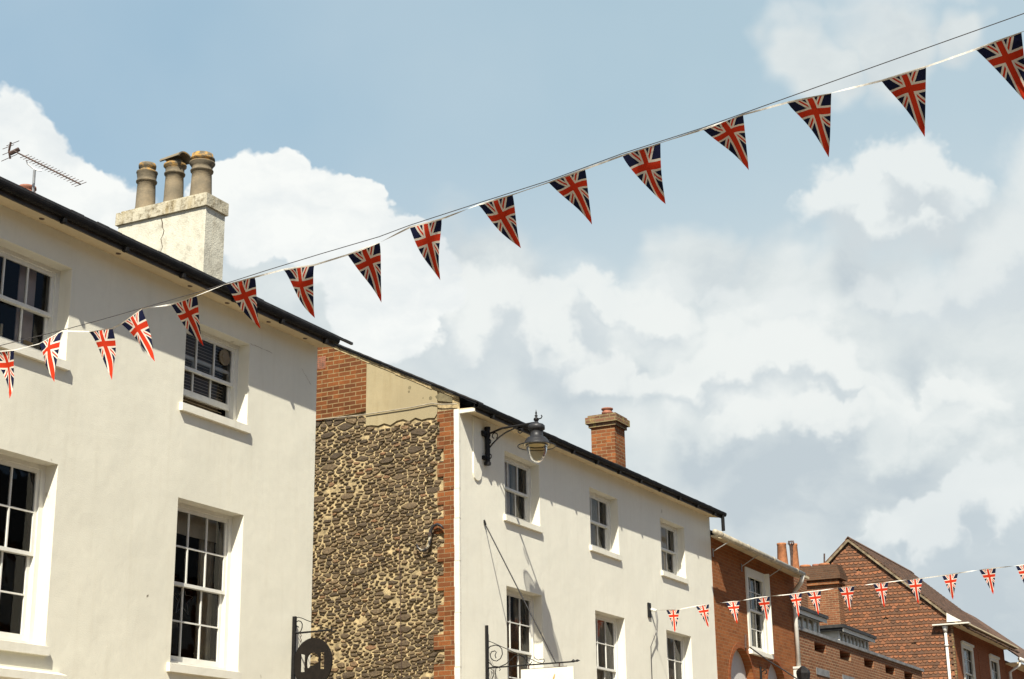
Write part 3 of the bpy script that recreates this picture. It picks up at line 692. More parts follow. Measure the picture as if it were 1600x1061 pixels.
for (u, z, r) in sites:
    y = u/KY
    toothed = 12.40 if (int((z-.1)/.225) % 2 == 1) else 12.27
    ztop = 8.06-.05*abs(math.sin(y*9)) if y < yq else zb-.12-(y-yq)*.02
    if z > ztop or y < toothed+.01 or y > 16.2: continue
    sp_ = pnoise(y, z)+(y-13.4)*.5+(-.6 if z > 6.9 else 0)
    gap = .0052+.0036*R_.random()+.009*R_.random()*min(1, max(0, (sp_+.6)*.5))
    if R_.random() < (.07 if sp_ > .8 else .015): continue
    poly = [(u-.11, z-.11), (u+.11, z-.11), (u+.11, z+.11), (u-.11, z+.11)]
    for (a, b, c) in near(u, z, 2):
        if a == u and b == z: continue
        dx, dz = a-u, b-z; L_ = math.hypot(dx, dz)
        if L_ > .4: continue
        wgt = r/(r+c); nx, nz = dx/L_, dz/L_
        g_ = gap*(abs(nx)*.55+abs(nz))
        poly = clip(poly, nx, nz, nx*u+nz*z+L_*wgt-g_)
        if len(poly) < 3: break
    if len(poly) < 3: continue
    poly = [(a/KY, b) for a, b in poly]
    poly = clip(poly, -1, 0, -toothed)
    if len(poly) < 3: continue
    # round the corners and roughen
    q = []
    for i in range(len(poly)):
        a, b = poly[i], poly[(i+1) % len(poly)]; f = R_.uniform(.03, .2)
        q.append((a[0]+(b[0]-a[0])*f, a[1]+(b[1]-a[1])*f)); f = 1-R_.uniform(.03, .2); q.append((a[0]+(b[0]-a[0])*f, a[1]+(b[1]-a[1])*f))
    n = len(q); cy_ = sum(a for a, b in q)/n; cz_ = sum(b for a, b in q)/n
    dep = R_.uniform(.014, .034)*(1.3 if r > .05 else 1); tint = R_.random()**1.3*(.6 if r > .045 else 1); i0 = len(st.v)
    jq = [(a+R_.uniform(-.007, .007), b+R_.uniform(-.005, .005)) for a, b in q]
    for a, b in jq: st.v.append((XG-.0015, a, b))
    for a, b in jq: st.v.append((XG-dep*R_.uniform(.7, 1.), cy_+(a-cy_)*.93, cz_+(b-cz_)*.89))
    st.v.append((XG-dep*R_.uniform(.8, 1.1), cy_+R_.uniform(-.02, .02), cz_+R_.uniform(-.01, .01)))
    st.col += [tint]*(2*n+1)
    for k in range(n):
        j = (k+1) % n; st.f.append((i0+k, i0+n+k, i0+n+j, i0+j)); st.f.append((i0+n+k, i0+2*n, i0+n+j))
print('stones', len(st.f))
ob('rubble_stonework', st, M['stone'], B2)
a0 = aX(496.5, 556, XG)
mb = MB(); y0, z0 = 14.56, 9.19
mb.box(XG-.036, XG-.0305, y0, y0+.25, z0, z0+.215)
ab = ob('air_brick', mb, M['redclay'], B2)
mb = MB()
for r in range(6):
    for c in range(7): mb.box(XG-.0375, XG-.0361, y0+.02+c*.032, y0+.036+c*.032, z0+.018+r*.032, z0+.034+r*.032)
ob('air_brick_holes', mb, M['crack'], ab)
# S-shaped wall tie
sp = [aX(*q, XG-.10) for q in [(651, 850), (653, 856), (658, 860.5), (664, 860), (669, 855), (671.5, 847), (672, 838), (673, 829), (677, 822), (683, 819), (689, 821), (693, 826)]]
pl = ob('wall_tie', MB().tube(sp, [.012, .02, .024, .026, .027, .028, .03, .028, .026, .024, .02, .012], 8), M['tie'], B2, smooth=True); pl['label'] = 'S-shaped iron tie end on the stone wall'
ob('tie_nut', MB().tube([aX(671, 834, XG-.02), aX(671, 834, XG-.15)], .028, 6), M['rust'], pl)
# roof, verge, soffit, gutter: the eaves climb slightly towards the far end
def tilt(mb): mb.v = [(x, y, z+max(0, x-XG)*.0118) for x, y, z in mb.v]; return mb
mb = MB(); roof_slab(mb, XG-.06, X2E+.08, 11.67, zr(11.67)+.015, SL, YR, .045)
y = 11.64
while y < YR-.1:
    e = R_.uniform(0, .018); zz = zr(y)+.016; L = R_.uniform(.2, .24)
    mb.prism([(XG-.075-e, y, zz-.008), (XG-.075-e, y+L, zz+L*SL-.012), (XG-.075-e, y+L, zz+L*SL+.008), (XG-.075-e, y, zz+.014)], (.22, 0, 0)); y += .2
for k in range(55): xx = XG+k*.207; mb.box(xx, xx+.198, 11.655, 11.70, zr(11.66)-.012+R_.uniform(0, .006), zr(11.66)+.008+R_.uniform(0, .01))
ob('roof', tilt(mb), M['slate'], B2)
mb = MB()
y = 12.0
while y < YR-.2:
    L = R_.uniform(.1, .3); e_ = R_.uniform(.01, .05); mb.prism([(XG-.034-R_.uniform(0, .015), y, zr(y)-.035), (XG-.034, y+L, zr(y+L)-.035), (XG-.034, y+L, zr(y+L)-.06-e_), (XG-.034, y, zr(y)-.06-e_)], (.04, 0, 0)); y += L
ob('verge_mortar', mb, M['mortar'], B2)
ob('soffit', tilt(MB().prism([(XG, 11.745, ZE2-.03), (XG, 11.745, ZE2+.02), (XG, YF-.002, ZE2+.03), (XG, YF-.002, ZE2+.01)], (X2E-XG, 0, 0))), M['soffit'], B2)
ob('fascia', tilt(MB().box(XG-.0, X2E, 11.718, 11.744, ZE2-.04, ZE2+.075)), M['fascia'], B2)
g = ob('gutter', tilt(gutter(XG-.02, X2E+.12, 11.635, ZE2+.075, .042, .074)), M['gutter'], B2)
mb = MB(); x = XG+.5
while x < X2E:
    ob('gutter_bracket', tilt(MB().box(x, x+.04, 11.65, 11.72, ZE2-.06, ZE2-.012)), M['gutter'], g); x += 1.02
q0, q1 = aY(1123.5, 800, 11.66), aY(1124, 823, 11.66)
ob('downpipe', MB().tube([(X2E-.06, 11.67, ZE2+.14), (X2E-.06, 11.67, ZE2-.2)], .04, 10), M['gutter'], B2)
ob('eave_end_block', MB().box(XG-.02, XG+.03, 11.72, 11.99, ZE2-.05, ZE2-.0), M['reveal'], B2)
# raised strip covering a cable on the front
a = aY(739, 655, YF); b_ = aY(748, 748, YF)
mb = MB(); pr = [(22.02, 8.11), (22.02, 7.18), (22.05, 7.115), (22.12, 7.085), (22.2, 7.09), (22.26, 7.13), (22.29, 7.2), (22.29, 8.11)]
mb.prism([(x, YF-.022, z) for x, z in pr], (0, .0215, 0)); ob('cable_cover', mb, M['cream2'], B2)
# chimney
dK = 30.7; k1 = aD(961, 727, dK); XK, YK = k1.x, k1.y+.9
sc = YK/aD(961, 690, dK).y; dk2 = dK*1.0
kc = aY(961, 690, 12.9); XK, YK = kc.x, kc.y
yb = aX(924, 690, XK).y; xr = aY(976.5, 690, YK).x; zt_ = aX(961, 664, XK).z; ztop = aX(961, 648, XK).z
bs = MB().box(XK, xr, YK, yb, 7.9, zt_)
stc = ob('chimney', bs, M['brickstack'], B2)
mb = MB(); hh = (ztop+.04-zt_)
mb.box(XK-.04, xr+.04, YK-.04, yb+.04, zt_-.001, zt_+hh*.3); mb.box(XK-.09, xr+.09, YK-.09, yb+.09, zt_+hh*.3, zt_+hh*.82); mb.box(XK-.05, xr+.05, YK-.05, yb+.05, zt_+hh*.82, zt_+hh)
ob('chimney_cap', mb, M['lichbrick'], stc)
cx, cy = (XK+xr)/2, (YK+yb)/2; zz = zt_+hh
ob('chimney_pot', MB().lathe([(.10, zz), (.10, zz+.06), (.12, zz+.07), (.12, zz+.11), (.10, zz+.12), (.10, zz+.15), (.125, zz+.165), (.125, zz+.19), (.09, zz+.19), (.09, zz)], cx, cy, 20), M['redclay'], stc, smooth=True)

# cable along the gable
cb = tag(ob('cable', MB().tube([(XG-.05, 15.8, 8.30), aX(493, 656, XG-.05), aX(560, 649, XG-.05), aX(600, 643, XG-.05), aX(640, 637, XG-.05), aX(675, 630, XG-.05), aX(690, 632, XG-.05), aX(714, 631, XG-.05)], .009, 6), M['beigegutter']), 'thin pale cable running along the side wall above the rubble stone', 'cable')
tag(ob('cable', MB().tube([aX(624, 850, XG-.04), aX(625, 900, XG-.04), aX(627, 1040, XG-.04), (XG-.04, aX(627, 1040, XG).y, 2)], .006, 5), M['rust']), 'thin dark cable running straight down the rubble stone wall', 'cable')

# ------------------------------------------------------------------ street lamp on bracket
XL = 22.43
L = thing('wall_lamp', (XL, YF, 7.4), 'dark old-fashioned street lamp on a scrolled iron bracket below the centre eaves', 'street lamp')
PL = lambda x, y: aX(x, y, XL)
mb = MB(); mb.tube([(XL, 11.945, 7.42), (XL, 11.945, 8.0)], .042, 12); mb.tube([(XL, 11.945, 7.385), (XL, 11.945, 7.43)], .055, 12); mb.tube([(XL, 11.945, 7.97), (XL, 11.945, 8.02)], .05, 12)
mb.box(XL-.16, XL+.05, 11.93, 11.999, 7.86, 7.93); mb.box(XL-.10, XL+.04, 11.93, 11.999, 7.47, 7.53)
ob('back_post', mb, M['black'], L)
ob('arm', MB().tube([(XL, 11.93, 7.90), PL(785, 669), PL(815, 664), PL(838, 660)], .018, 8), M['black'], L)
ob('brace', MB().tube([PL(759, 709), PL(763, 702), PL(770, 693), PL(780, 683), PL(790, 676), PL(800, 671), PL(808, 667)], .012, 6), M['black'], L)
def spiral(c, r0, r1, a0, a1, X, rr=.008, n=26):
    cy, cz = c; pts = []
    for i in range(n+1):
        f = i/n; a = rad(a0+(a1-a0)*f); r = r0+(r1-r0)*f; pts.append((X, cy-r*math.cos(a), cz+r*math.sin(a)))
    return pts
mb = MB()
for (px, py, r, a0, a1) in ((773, 681, .055, -60, 250), (763, 690, .05, -120, 200), (764, 713, .05, -150, 170), (813, 673, .042, -200, 120), (763, 680, .04, -200, 100)):
    c = PL(px, py); mb.tube(spiral((c.y, c.z), r, r*.75, a0, a1, XL), .009, 6)
ob('scrollwork', mb, M['black'], L)
lc = PL(838.5, 690); ly = lc.y
zr_ = PL(838.5, 696).z; s_ = 1.0
def zz_(dy): return zr_-dy/86.
mb = MB().lathe([(0, zr_+.395), (.035, zr_+.39), (.045, zr_+.365), (.115, zr_+.345), (.138, zr_+.32), (.138, zr_+.265), (.115, zr_+.25), (.105, zr_+.235), (.105, zr_+.15), (.15, zr_+.125), (.185, zr_+.085), (.20, zr_+.045), (.222, zr_+.03), (.222, zr_+.015), (.19, zr_+.02)], XL, ly, 36)
lt_ = ob('lamp_hood', mb, M['lampmetal'], L, smooth=True)
ob('brim', MB().lathe([(.213, zr_+.018), (.305, zr_-.012)], XL, ly, 40), M['brim'], L, smooth=True)
ob('brim_ring', MB().tube([(XL+.305*math.cos(2*math.pi*i/40), ly+.305*math.sin(2*math.pi*i/40), zr_-.012) for i in range(41)], .009, 6), M['lampmetal'], L)
ob('reflector', MB().lathe([(.21, zr_+.013), (.16, zr_+.012), (.10, zr_+.06), (0, zr_+.07)], XL, ly, 36), M['lampinner'], L, smooth=True)
ob('globe', MB().lathe([(.172, zr_+.012), (.170, zr_-.04), (.162, zr_-.09), (.145, zr_-.15), (.118, zr_-.205), (.085, zr_-.25), (.04, zr_-.278), (0, zr_-.287)], XL, ly, 32), M['globe'], L, smooth=True)
ob('globe_ring', MB().tube([(XL+.174*math.cos(2*math.pi*i/28), ly+.174*math.sin(2*math.pi*i/28), zr_+.0) for i in range(29)], .009, 6), M['lampmetal'], L)
mb = MB().lathe([(0, zr_+.60), (.008, zr_+.56), (.018, zr_+.535), (.008, zr_+.515), (.028, zr_+.49), (.012, zr_+.465), (.04, zr_+.45), (.045, zr_+.42), (.02, zr_+.39)], XL, ly, 14)
mb.tube([(XL, ly-.03, zr_+.43), (XL, ly-.09, zr_+.44), (XL, ly-.105, zr_+.47), (XL, ly-.09, zr_+.49)], .01, 6)
ob('finial', mb, M['black'], L, smooth=True)

# ------------------------------------------------------------------ hanging signs
def flat_curve_mesh(name, outline, holes_, thick, to3d):
    cu = bpy.data.curves.new(name+'_c', 'CURVE'); cu.dimensions = '2D'; cu.fill_mode = 'BOTH'; cu.extrude = thick/2
    for pts in [outline]+holes_:
        sp = cu.splines.new('POLY'); sp.points.add(len(pts)-1); sp.use_cyclic_u = True
        for i, (a, b) in enumerate(pts): sp.points[i].co = (a, b, 0, 1)
    co = bpy.data.objects.new(name+'_tmp', cu); C.objects.link(co)
    bpy.context.view_layer.update()
    me = bpy.data.meshes.new_from_object(co)
    out = MB(); out.v = [to3d(v.co) for v in me.vertices]; out.f = [tuple(p.vertices) for p in me.polygons]
    bpy.data.objects.remove(co); bpy.data.curves.remove(cu); bpy.data.meshes.remove(me); return out
XO = 17.14
S1 = thing('hanging_sign', (XO, YF, 3.6), 'dark oval sign with cut-out arch and bars hanging from a bracket against the stone wall', 'sign')
S1P = lambda x, y: aX(x, y, XO)
ob('back_post', MB().box(XO-.018, XO+.018, 11.94, 11.985, 3.56, 4.36), M['black'], S1)
mb = MB(); mb.tube([S1P(457, 990), S1P(519, 984)], .013, 6); mb.tube([S1P(517, 981.5), S1P(526, 981)], .009, 6); mb.tube([S1P(517, 987), S1P(527, 986)], .007, 6)
ob('arm', mb, M['black'], S1)
mb = MB(); mb.tube([S1P(*q) for q in [(459, 971), (461, 966), (466, 964.5), (472, 966), (481, 970), (490, 973), (502, 979), (512, 983)]], .0055, 5)
c = S1P(466, 977); mb.tube([S1P(*q) for q in [(467, 980), (464.5, 979), (462.5, 976), (463, 972), (466, 970), (470, 971), (472.3, 975), (472, 981), (470, 986), (467, 988.5)]], .007, 5)
mb.tube([S1P(*q) for q in [(458, 980), (460, 985), (464, 988.5)]], .005, 5)
ob('scrollwork', mb, M['black'], S1)
mb = MB()
for xx in (470, 509):
    yt, yb_ = (989, 1003) if xx == 470 else (985, 1005)
    for k in range(4): ya = yt+(yb_-yt)*k/4; mb.tube([S1P(xx+(1 if k % 2 else -1), ya), S1P(xx+(-1 if k % 2 else 1), ya+(yb_-yt)/4+.5)], .005, 5)
ob('chain', mb, M['rust'], S1)
cen = S1P(489, 1031.5); ry_, rz_ = .29, .315; cen.z -= .035
out = [(ry_*math.cos(2*math.pi*i/48), rz_*math.sin(2*math.pi*i/48)) for i in range(48)]
def rect(a, b, c, d, slant=0): return [(a, c), (a, d), (b, d-slant), (b, c)]
arch = [(-.105, -.02), (-.08, -.085), (.083, -.075), (.083, .03)]+[(.0-.0+.094*math.cos(rad(t)), .04+.10*math.sin(rad(t))) for t in range(0, 181, 20)]
arch = [(-.092, -.02), (-.085, -.06), (-.05, -.06), (-.03, -.03), (.03, -.03), (.05, -.02), (.092, .0)]+[(.092*math.cos(rad(t)), .035+.095*math.sin(rad(t))) for t in range(0, 181, 20)]
hl = [rect(-.185, -.118, -.105, .125, .02), arch, rect(.112, .175, -.085, .125)]
mb = flat_curve_mesh('oval', out, hl, .022, lambda p: (XO+p.z, cen.y-p.x, cen.z+p.y))
ob('oval_board', mb, M['darkbrown'], S1)
# second dark sign part just entering under the oval sign
q = aX(525, 1064, XO+.0)
# hanging white sign
XW = 22.39
S2 = thing('hanging_sign', (XW, YF, 3.2), 'plain cream board hanging from a scrolled iron bracket on the centre house', 'sign')
P2 = lambda x, y: aX(x, y, XW)
ob('back_post', MB().box(XW-.02, XW+.02, 11.95, 11.99, 3.3, 4.80), M['black'], S2)
mb = MB(); mb.tube([P2(759, 1044), P2(892, 1034)], .013, 6); mb.lathe([(0, 0)], 0, 0, 3)
mb = MB(); mb.tube([P2(759, 1044), P2(893, 1034)], .0125, 6)
mb.tube([P2(893, 1034), P2(896, 1032.5), P2(899, 1033), P2(902, 1032), P2(906, 1032)], [.012, .026, .01, .022, .004], 8)
ob('arm', mb, M['black'], S2)
mb = MB()
mb.tube([P2(*q) for q in [(760, 1000), (772, 1005), (785, 1011), (800, 1017.5), (815, 1024), (830, 1030), (840, 1035), (848, 1036.5), (851, 1033), (850, 1030), (846, 1030), (841, 1031.5), (836, 1029), (834.5, 1026)]], .006, 5)
mb.tube([P2(*q) for q in [(775, 1028.5), (773.5, 1024), (775.5, 1019), (773, 1017), (768, 1018.5), (766, 1023), (767, 1028), (771, 1032), (776, 1033), (782, 1029), (785, 1022), (784, 1014), (780, 1009.5), (774, 1008), (766, 1010), (761, 1016), (760, 1025), (763, 1034), (770, 1041), (780, 1042), (790, 1038), (798, 1031), (804, 1025), (812, 1023.5), (819, 1027), (824, 1035), (828, 1038), (831, 1034)]], .008, 5)
mb.tube([P2(*q) for q in [(761, 1046), (766, 1044), (771, 1048), (772, 1054), (768, 1062), (766, 1070)]], .007, 5)
mb.tube([P2(*q) for q in [(775, 1044), (774, 1052), (775, 1062), (778, 1072)]], .007, 5); mb.tube([P2(*q) for q in [(776, 1044), (780, 1043), (782, 1046), (780, 1048)]], .006, 5)
ob('scrollwork', mb, M['black'], S2)
ob('stay_rod', MB().tube([P2(757, 817), P2(868, 1035)], .010, 6).tube([P2(756, 813), P2(758.5, 820)], .022, 6), M['black'], S2)
mb = MB()
for xa, ya in ((826, 1039), (874, 1035)): mb.tube([P2(xa, ya), P2(xa, ya+9)], .012, 6)
mb.tube([P2(818, 1046), P2(886, 1041)], .006, 5)
ob('hanger', mb, M['rust'], S2)
bL, bR = P2(814.5, 1047), P2(896.5, 1040.5)
bd = ob('sign_board', MB().box(XW-.015, XW+.015, bR.y, bL.y, 3.25, (bL.z+bR.z)/2), M['boardwhite'], S2)
mb = MB(); mb.tube([aX(867, 1053, XW-.018), aX(865.5, 1058, XW-.018), aX(864, 1064, XW-.018), aX(862, 1072, XW-.018)], [.006, .014, .012, .016], 6)
ob('painted_stroke', mb, M['gold'], bd)

# ------------------------------------------------------------------ HOUSE 3 (orange brick)
X3a, X3b = X2E+.02, 38.72
B3 = thing('brick_house', (36, YF, 0), 'orange brick house with one white sash window above two blind arches', 'house')
win3 = (35.02, 36.34, 5.60, 7.47)
mb = MB()
# front with window and two arched recesses
def arch_pts(xc, r, zs, n=16): return [(xc+r*math.cos(math.pi*i/n), zs+r*math.sin(math.pi*i/n)) for i in range(n+1)]
archs = [(34.47, .80, 4.79), (36.85, .70, 4.80)]
ZA = 5.599
facade(mb, X3a, X3b, ZA, 7.76, YF, [win3]); mb.poly([(X3a, YF, 7.76), (X3b, YF, 7.76), (X3a, YF, 7.86)])
xsplit = [X3a, (archs[0][0]+archs[1][0])/2-.02, X3b]
for (xc, r, zs), xa, xb in zip(archs, xsplit, xsplit[1:]):
    ap = arch_pts(xc, r, zs); zt2 = ZA
    mb.quad((xa, YF, -.1), (xc-r, YF, -.1), (xc-r, YF, zs), (xa, YF, zs)); mb.quad((xc+r, YF, -.1), (xb, YF, -.1), (xb, YF, zs), (xc+r, YF, zs))
    for (x0, z0), (x1, z1) in zip(ap, ap[1:]): mb.quad((x1, YF, z1), (x0, YF, z0), (x0, YF, zt2), (x1, YF, zt2)); mb.quad((x0, YF, z0), (x1, YF, z1), (x1, YF+.2, z1), (x0, YF+.2, z0))
    mb.quad((xa, YF, zs), (xc-r, YF, zs), (xc-r, YF, zt2), (xa, YF, zt2)); mb.quad((xc+r, YF, zs), (xb, YF, zs), (xb, YF, zt2), (xc+r, YF, zt2))
    for s in (-1, 1): mb.quad((xc+s*r, YF, 0), (xc+s*r, YF+.2, 0), (xc+s*r, YF+.2, zs), (xc+s*r, YF, zs))
shell(mb, X3a, X3b, YF, 20, -.1, 7.76)
reveals(mb, win3, YF, .1)
ob('wall', mb, M['brickX'], B3)
for xc, r, zs in archs:
    ob('arch_panel', MB().poly([(x, YF+.18, z) for x, z in arch_pts(xc, r-.001, zs)]+[(xc-r+.001, YF+.18, 0), (xc+r-.001, YF+.18, 0)]), M['greyarch'], B3)
    rim = MB(); o_ = arch_pts(xc, r+.115, zs); i_ = arch_pts(xc, r-.012, zs)
    for k in range(16): rim.prism([(i_[k][0], YF-.008, i_[k][1]), (o_[k][0], YF-.008, o_[k][1]), (o_[k+1][0], YF-.008, o_[k+1][1]), (i_[k+1][0], YF-.008, i_[k+1][1])], (0, .0075, 0))
    ob('arch_brickwork', rim, M['brickX3'], B3)
wd = window(B3, win3, YF, 2, .02, sill=True, so=.10, sx=(.05, .12), fit=[('curtain', .0, .45, 'curtain')], rz=.01)
mb = MB(); a, b, c, d = win3
mb.box(a, a+.14, YF-.03, YF+.02, c, d); mb.box(b-.14, b, YF-.03, YF+.02, c, d); mb.box(a+.14, b-.14, YF-.03, YF+.02, d-.2, d)
mb.prism([(b-.002, YF-.03, c), (b-.002, YF-.03, d), (b-.002, YF-.14, d), (b-.002, YF-.14, c)], (.03, 0, 0))
ob('architrave', mb, M['reveal'], wd)
# eaves
def tilt3(mb): mb.v = [(x, y, z-(x-X3a)*.019) for x, y, z in mb.v]; return mb
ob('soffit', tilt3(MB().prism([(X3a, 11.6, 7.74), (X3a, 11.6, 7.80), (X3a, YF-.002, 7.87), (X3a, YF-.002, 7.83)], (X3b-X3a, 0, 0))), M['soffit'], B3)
G3a, G3b = aY(1121, 829, 11.5), aY(1259, 896, 11.5)
g = MB(); g.tube([(G3a.x, 11.56, G3a.z-.02), (G3b.x, 11.56, G3b.z-.02)], .06, 12)
for k in range(4): xx = G3a.x+.3+k*1.75; gz = G3a.z-.02+(G3b.z-G3a.z)*(xx-G3a.x)/(G3b.x-G3a.x); g.tube([(xx, 11.56, gz), (xx+.06, 11.56, gz)], .07, 12)
print('G3', G3a, G3b)
gt = ob('gutter', g, M['beigegutter'], B3, smooth=True)
for (x_, y_, xb_, yb_) in ((1122, 838, 1111, 860), (1170, 862, 1159, 885), (1209, 882, 1198, 903)):
    p = aY(x_, y_, 11.6); q = aY(xb_, yb_, YF-.02); xa = max(q.x, X3a+.06); mb = MB(); mb.tube([(xa+.02, 11.6, p.z), (xa, YF-.02, q.z)], .011, 5); mb.tube([(xa, YF-.015, q.z+.06), (xa, YF-.015, q.z-.12)], .012, 5); ob('gutter_stay', mb, M['alu'], B3)
mb = MB(); roof_slab(mb, X3a, X3b, 11.64, 7.83, .42, 15.8, .04); mb.poly([(X3b, YF, 7.86), (X3b, 19.6, 7.86), (X3b, 15.8, 9.5)]); ob('roof', tilt3(mb), M['slate'], B3)
xp = 38.35
mb = MB(); e = aY(1256, 898, 11.56)
mb.tube([(G3b.x-.08, 11.56, G3b.z-.05), (G3b.x-.1, 11.6, G3b.z-.22), (xp+.03, 11.85, G3b.z-.32), (xp, 11.9, G3b.z-.42), (xp, 11.9, 7.0), (xp, 11.9, 5.42)], .055, 12)
mb.tube([(xp, 11.9, 7.0), (xp, 11.9, 6.9)], .068, 12)
dp = ob('downpipe', mb, M['whitepipe'], B3, smooth=True)
mb = MB().box(xp-.18, xp+.22, 11.8, 11.99, 5.0, 5.42); mb.box(xp-.2, xp+.05, 11.79, 11.99, 5.42, 5.47); mb.tube([(xp, 11.9, 5.0), (xp, 11.9, .1)], .055, 10)
ob('hopper', mb, M['whitepipe'], dp)
# chimney with two tall terracotta pots
p0, p1 = aY(1223, 880, 14), aY(1242, 883, 14)
stk = ob('chimney', MB().box(p0.x-.35, p1.x+.22, 13.75, 14.25, 7.5, 8.9), M['brickstack2'], B3)
for pt, pr_, xw in ((p0, 850, 1214), (p1, 851, 1236)):
    zt2 = aY(1223 if pt is p0 else 1242, pr_, 14).z; r = .15 if pt is p0 else .125
    ob('chimney_pot', MB().lathe([(r*1.12, 8.8), (r*.86, zt2-.06), (r*.92, zt2-.05), (r*.92, zt2), (r*.7, zt2), (r*.7, 9)], pt.x, 14, 18), M['terra'], stk, smooth=True)
q = aY(1227, 852, 14); mb = MB(); mb.tube([(q.x+.02, 13.85, q.z-.65), (q.x+.05, 13.84, q.z-.0)], [.02, .06], 6)
for k in range(9): an = k*.7; mb.tube([(q.x+.05, 13.84, q.z-.05), (q.x+.05+.09*math.cos(an), 13.84+.09*math.sin(an), q.z+.03), (q.x+.05+.07*math.cos(an+.4), 13.84+.07*math.sin(an+.4), q.z+.12)], .014, 5)
ob('bird_guard', mb, M['rust'], stk)
# stays, bracket and lantern on house 3
Sg = thing('sign_bracket', (aY(1187, 1045, YF).x, YF, 4.8), 'small black scrolled iron bracket between the two blind arches', 'bracket'); xs_ = aY(1187, 1045, YF).x; PS = lambda x, y: aX(x, y, xs_)
ob('back_post', MB().tube([PS(1188, 1042), (xs_, 11.97, 4.2)], .03, 8), M['black'], Sg)
ob('scrollwork', MB().tube([PS(*q) for q in [(1188, 1055), (1190, 1050), (1195, 1046.5), (1198, 1048), (1198, 1052), (1195, 1053)]], .014, 5), M['black'], Sg)
for k, (x_, y0_, y1_) in enumerate(((1165, 992, 1013), (1204, 1006, 1027))):
    p = aY(x_, y0_, YF-.03); q = aY(x_, y1_, YF-.03)
    t_ = tag(ob('iron_peg', MB().tube([p, q], .024, 6), M['rust']), ['rusty upright iron peg on the brickwork left of the white sash window sill', 'rusty upright iron peg on the brickwork right of the white sash window sill'][k], 'iron peg', 'iron pegs beside the window sill')
tag(ob('stay_cable', MB().tube([aY(1171, 1011, 11.85), aY(1200, 1032, 11.6), aY(1226, 1048, 11.5), aY(1250, 1064, 11.4)], .016, 5), M['wire']), 'dark cable slanting down from the white window sill across the right blind arch', 'cable')
Lq = aY(1255, 1052, 11.55)
Lt = thing('wall_lantern', (Lq.x, 11.95, Lq.z), 'small dark lantern beside the white box on the downpipe of the orange house', 'lantern')
ob('lantern_body', MB().lathe([(0, Lq.z+.18), (.05, Lq.z+.16), (.16, Lq.z+.06), (.17, Lq.z), (.12, Lq.z-.35), (0, Lq.z-.36)], Lq.x, 11.55, 6), M['black'], Lt)
ob('arm', MB().tube([(Lq.x, 11.95, Lq.z-.4), (Lq.x, 11.55, Lq.z-.34)], .02, 6), M['black'], Lt)

# ------------------------------------------------------------------ HOUSE 4 (brick parapet with dormers)
X4a, X4b = X3b+.01, 51.5
B4 = thing('parapet_building', (45, YF, 0), 'low brown brick building with a row of dark slots under its coping', 'building')
slots = [(40.09, 41.1), (42.36, 43.42), (44.74, 45.76), (47.02, 48.11), (49.2, 50.3)]
holes = [(a, b, 6.03, 6.26) for a, b in slots]
mb = MB(); facade(mb, X4a, X4b, -.1, 6.42, YF, holes); shell(mb, X4a, X4b, YF, 19, -.1, 6.42)
for h in holes: reveals(mb, h, YF, .28)
ob('wall', mb, M['brickX2'], B4)
mb = MB()
for a, b, c, d in holes: mb.quad((a, YF+.279, c), (b, YF+.279, c), (b, YF+.279, d), (a, YF+.279, d))
ob('slot_backs', mb, M['crack'], B4)
ob('coping', MB().box(X4a, X4b+.05, YF-.06, YF+.35, 6.421, 6.5), M['lead'], B4)
for x0, z0 in ((aY(1275, 1043, YF).x, aY(1275, 1043, YF).z), (aY(1316, 1054, YF).x, aY(1316, 1054, YF).z)): ob('stone_tablet', MB().box(x0, x0+1.1, YF-.02, YF-.001, z0-.17, z0-.0), M['lead'], B4)
mb = MB(); mb.prism([(X4a, 12.36, 6.3), (X4a, 18, 6.9), (X4a, 18, 6.8), (X4a, 12.36, 6.2)], (X4b-X4a, 0, 0)); ob('roof', mb, M['slate'], B4)
def dormer(x0, x1, Y, z0, z1, label, npan, y2):
    D = ob('dormer', MB().box(x0, x1, Y+.06, y2, z0, z1-.001), M['reveal'], B4); D['label'] = label
    ob('dormer_roof', MB().box(x0-.25, x1+.2, Y-.22, y2, z1, z1+.09).box(x0-.2, x1+.15, Y-.17, y2-.01, z1-.07, z1-.0005), M['slate'], D)
    ob('fascia_board', MB().box(x0-.205, x1+.155, Y-.175, Y-.1705, z1-.12, z1-.0), M['reveal'], D)
    mb = MB(); mb.box(x0, x1, Y, Y+.055, z0, z0+.05); mb.box(x0, x1, Y, Y+.055, z1-.1, z1-.071)
    for k in range(npan+1): xx = x0+(x1-x0-.07)*k/npan; mb.box(xx, xx+.07, Y+.001, Y+.054, z0+.05, z1-.1)
    W = ob('dormer_window', mb, M['sash'], D)
    return D
dormer(40.2, 44.75, 13.2, 6.75, 7.42, 'left flat-roofed dormer with a row of white panes', 9, 15)
dormer(46.7, 49.9, 13.2, 6.72, 7.36, 'right flat-roofed dormer with white panes and a white cheek', 8, 14.6)
for o in list(B4.children):
    if o.name.startswith('dormer'):
        x0, x1 = (40.2, 44.75) if 'left' in o['label'] else (46.7, 49.9)
        z0, z1 = (6.8, 7.32) if 'left' in o['label'] else (6.77, 7.26)
        ob('glass_pane', MB().quad((x0+.02, 13.235, z0), (x1-.02, 13.235, z0), (x1-.02, 13.235, z1), (x0+.02, 13.235, z1)), M['glass'], o)
        ob('blind', MB().quad((x0+.02, 13.255, z0-.04), (x1-.02, 13.255, z0-.04), (x1-.02, 13.255, z1+.02), (x0+.02, 13.255, z1+.02)), M['curtain'], o)
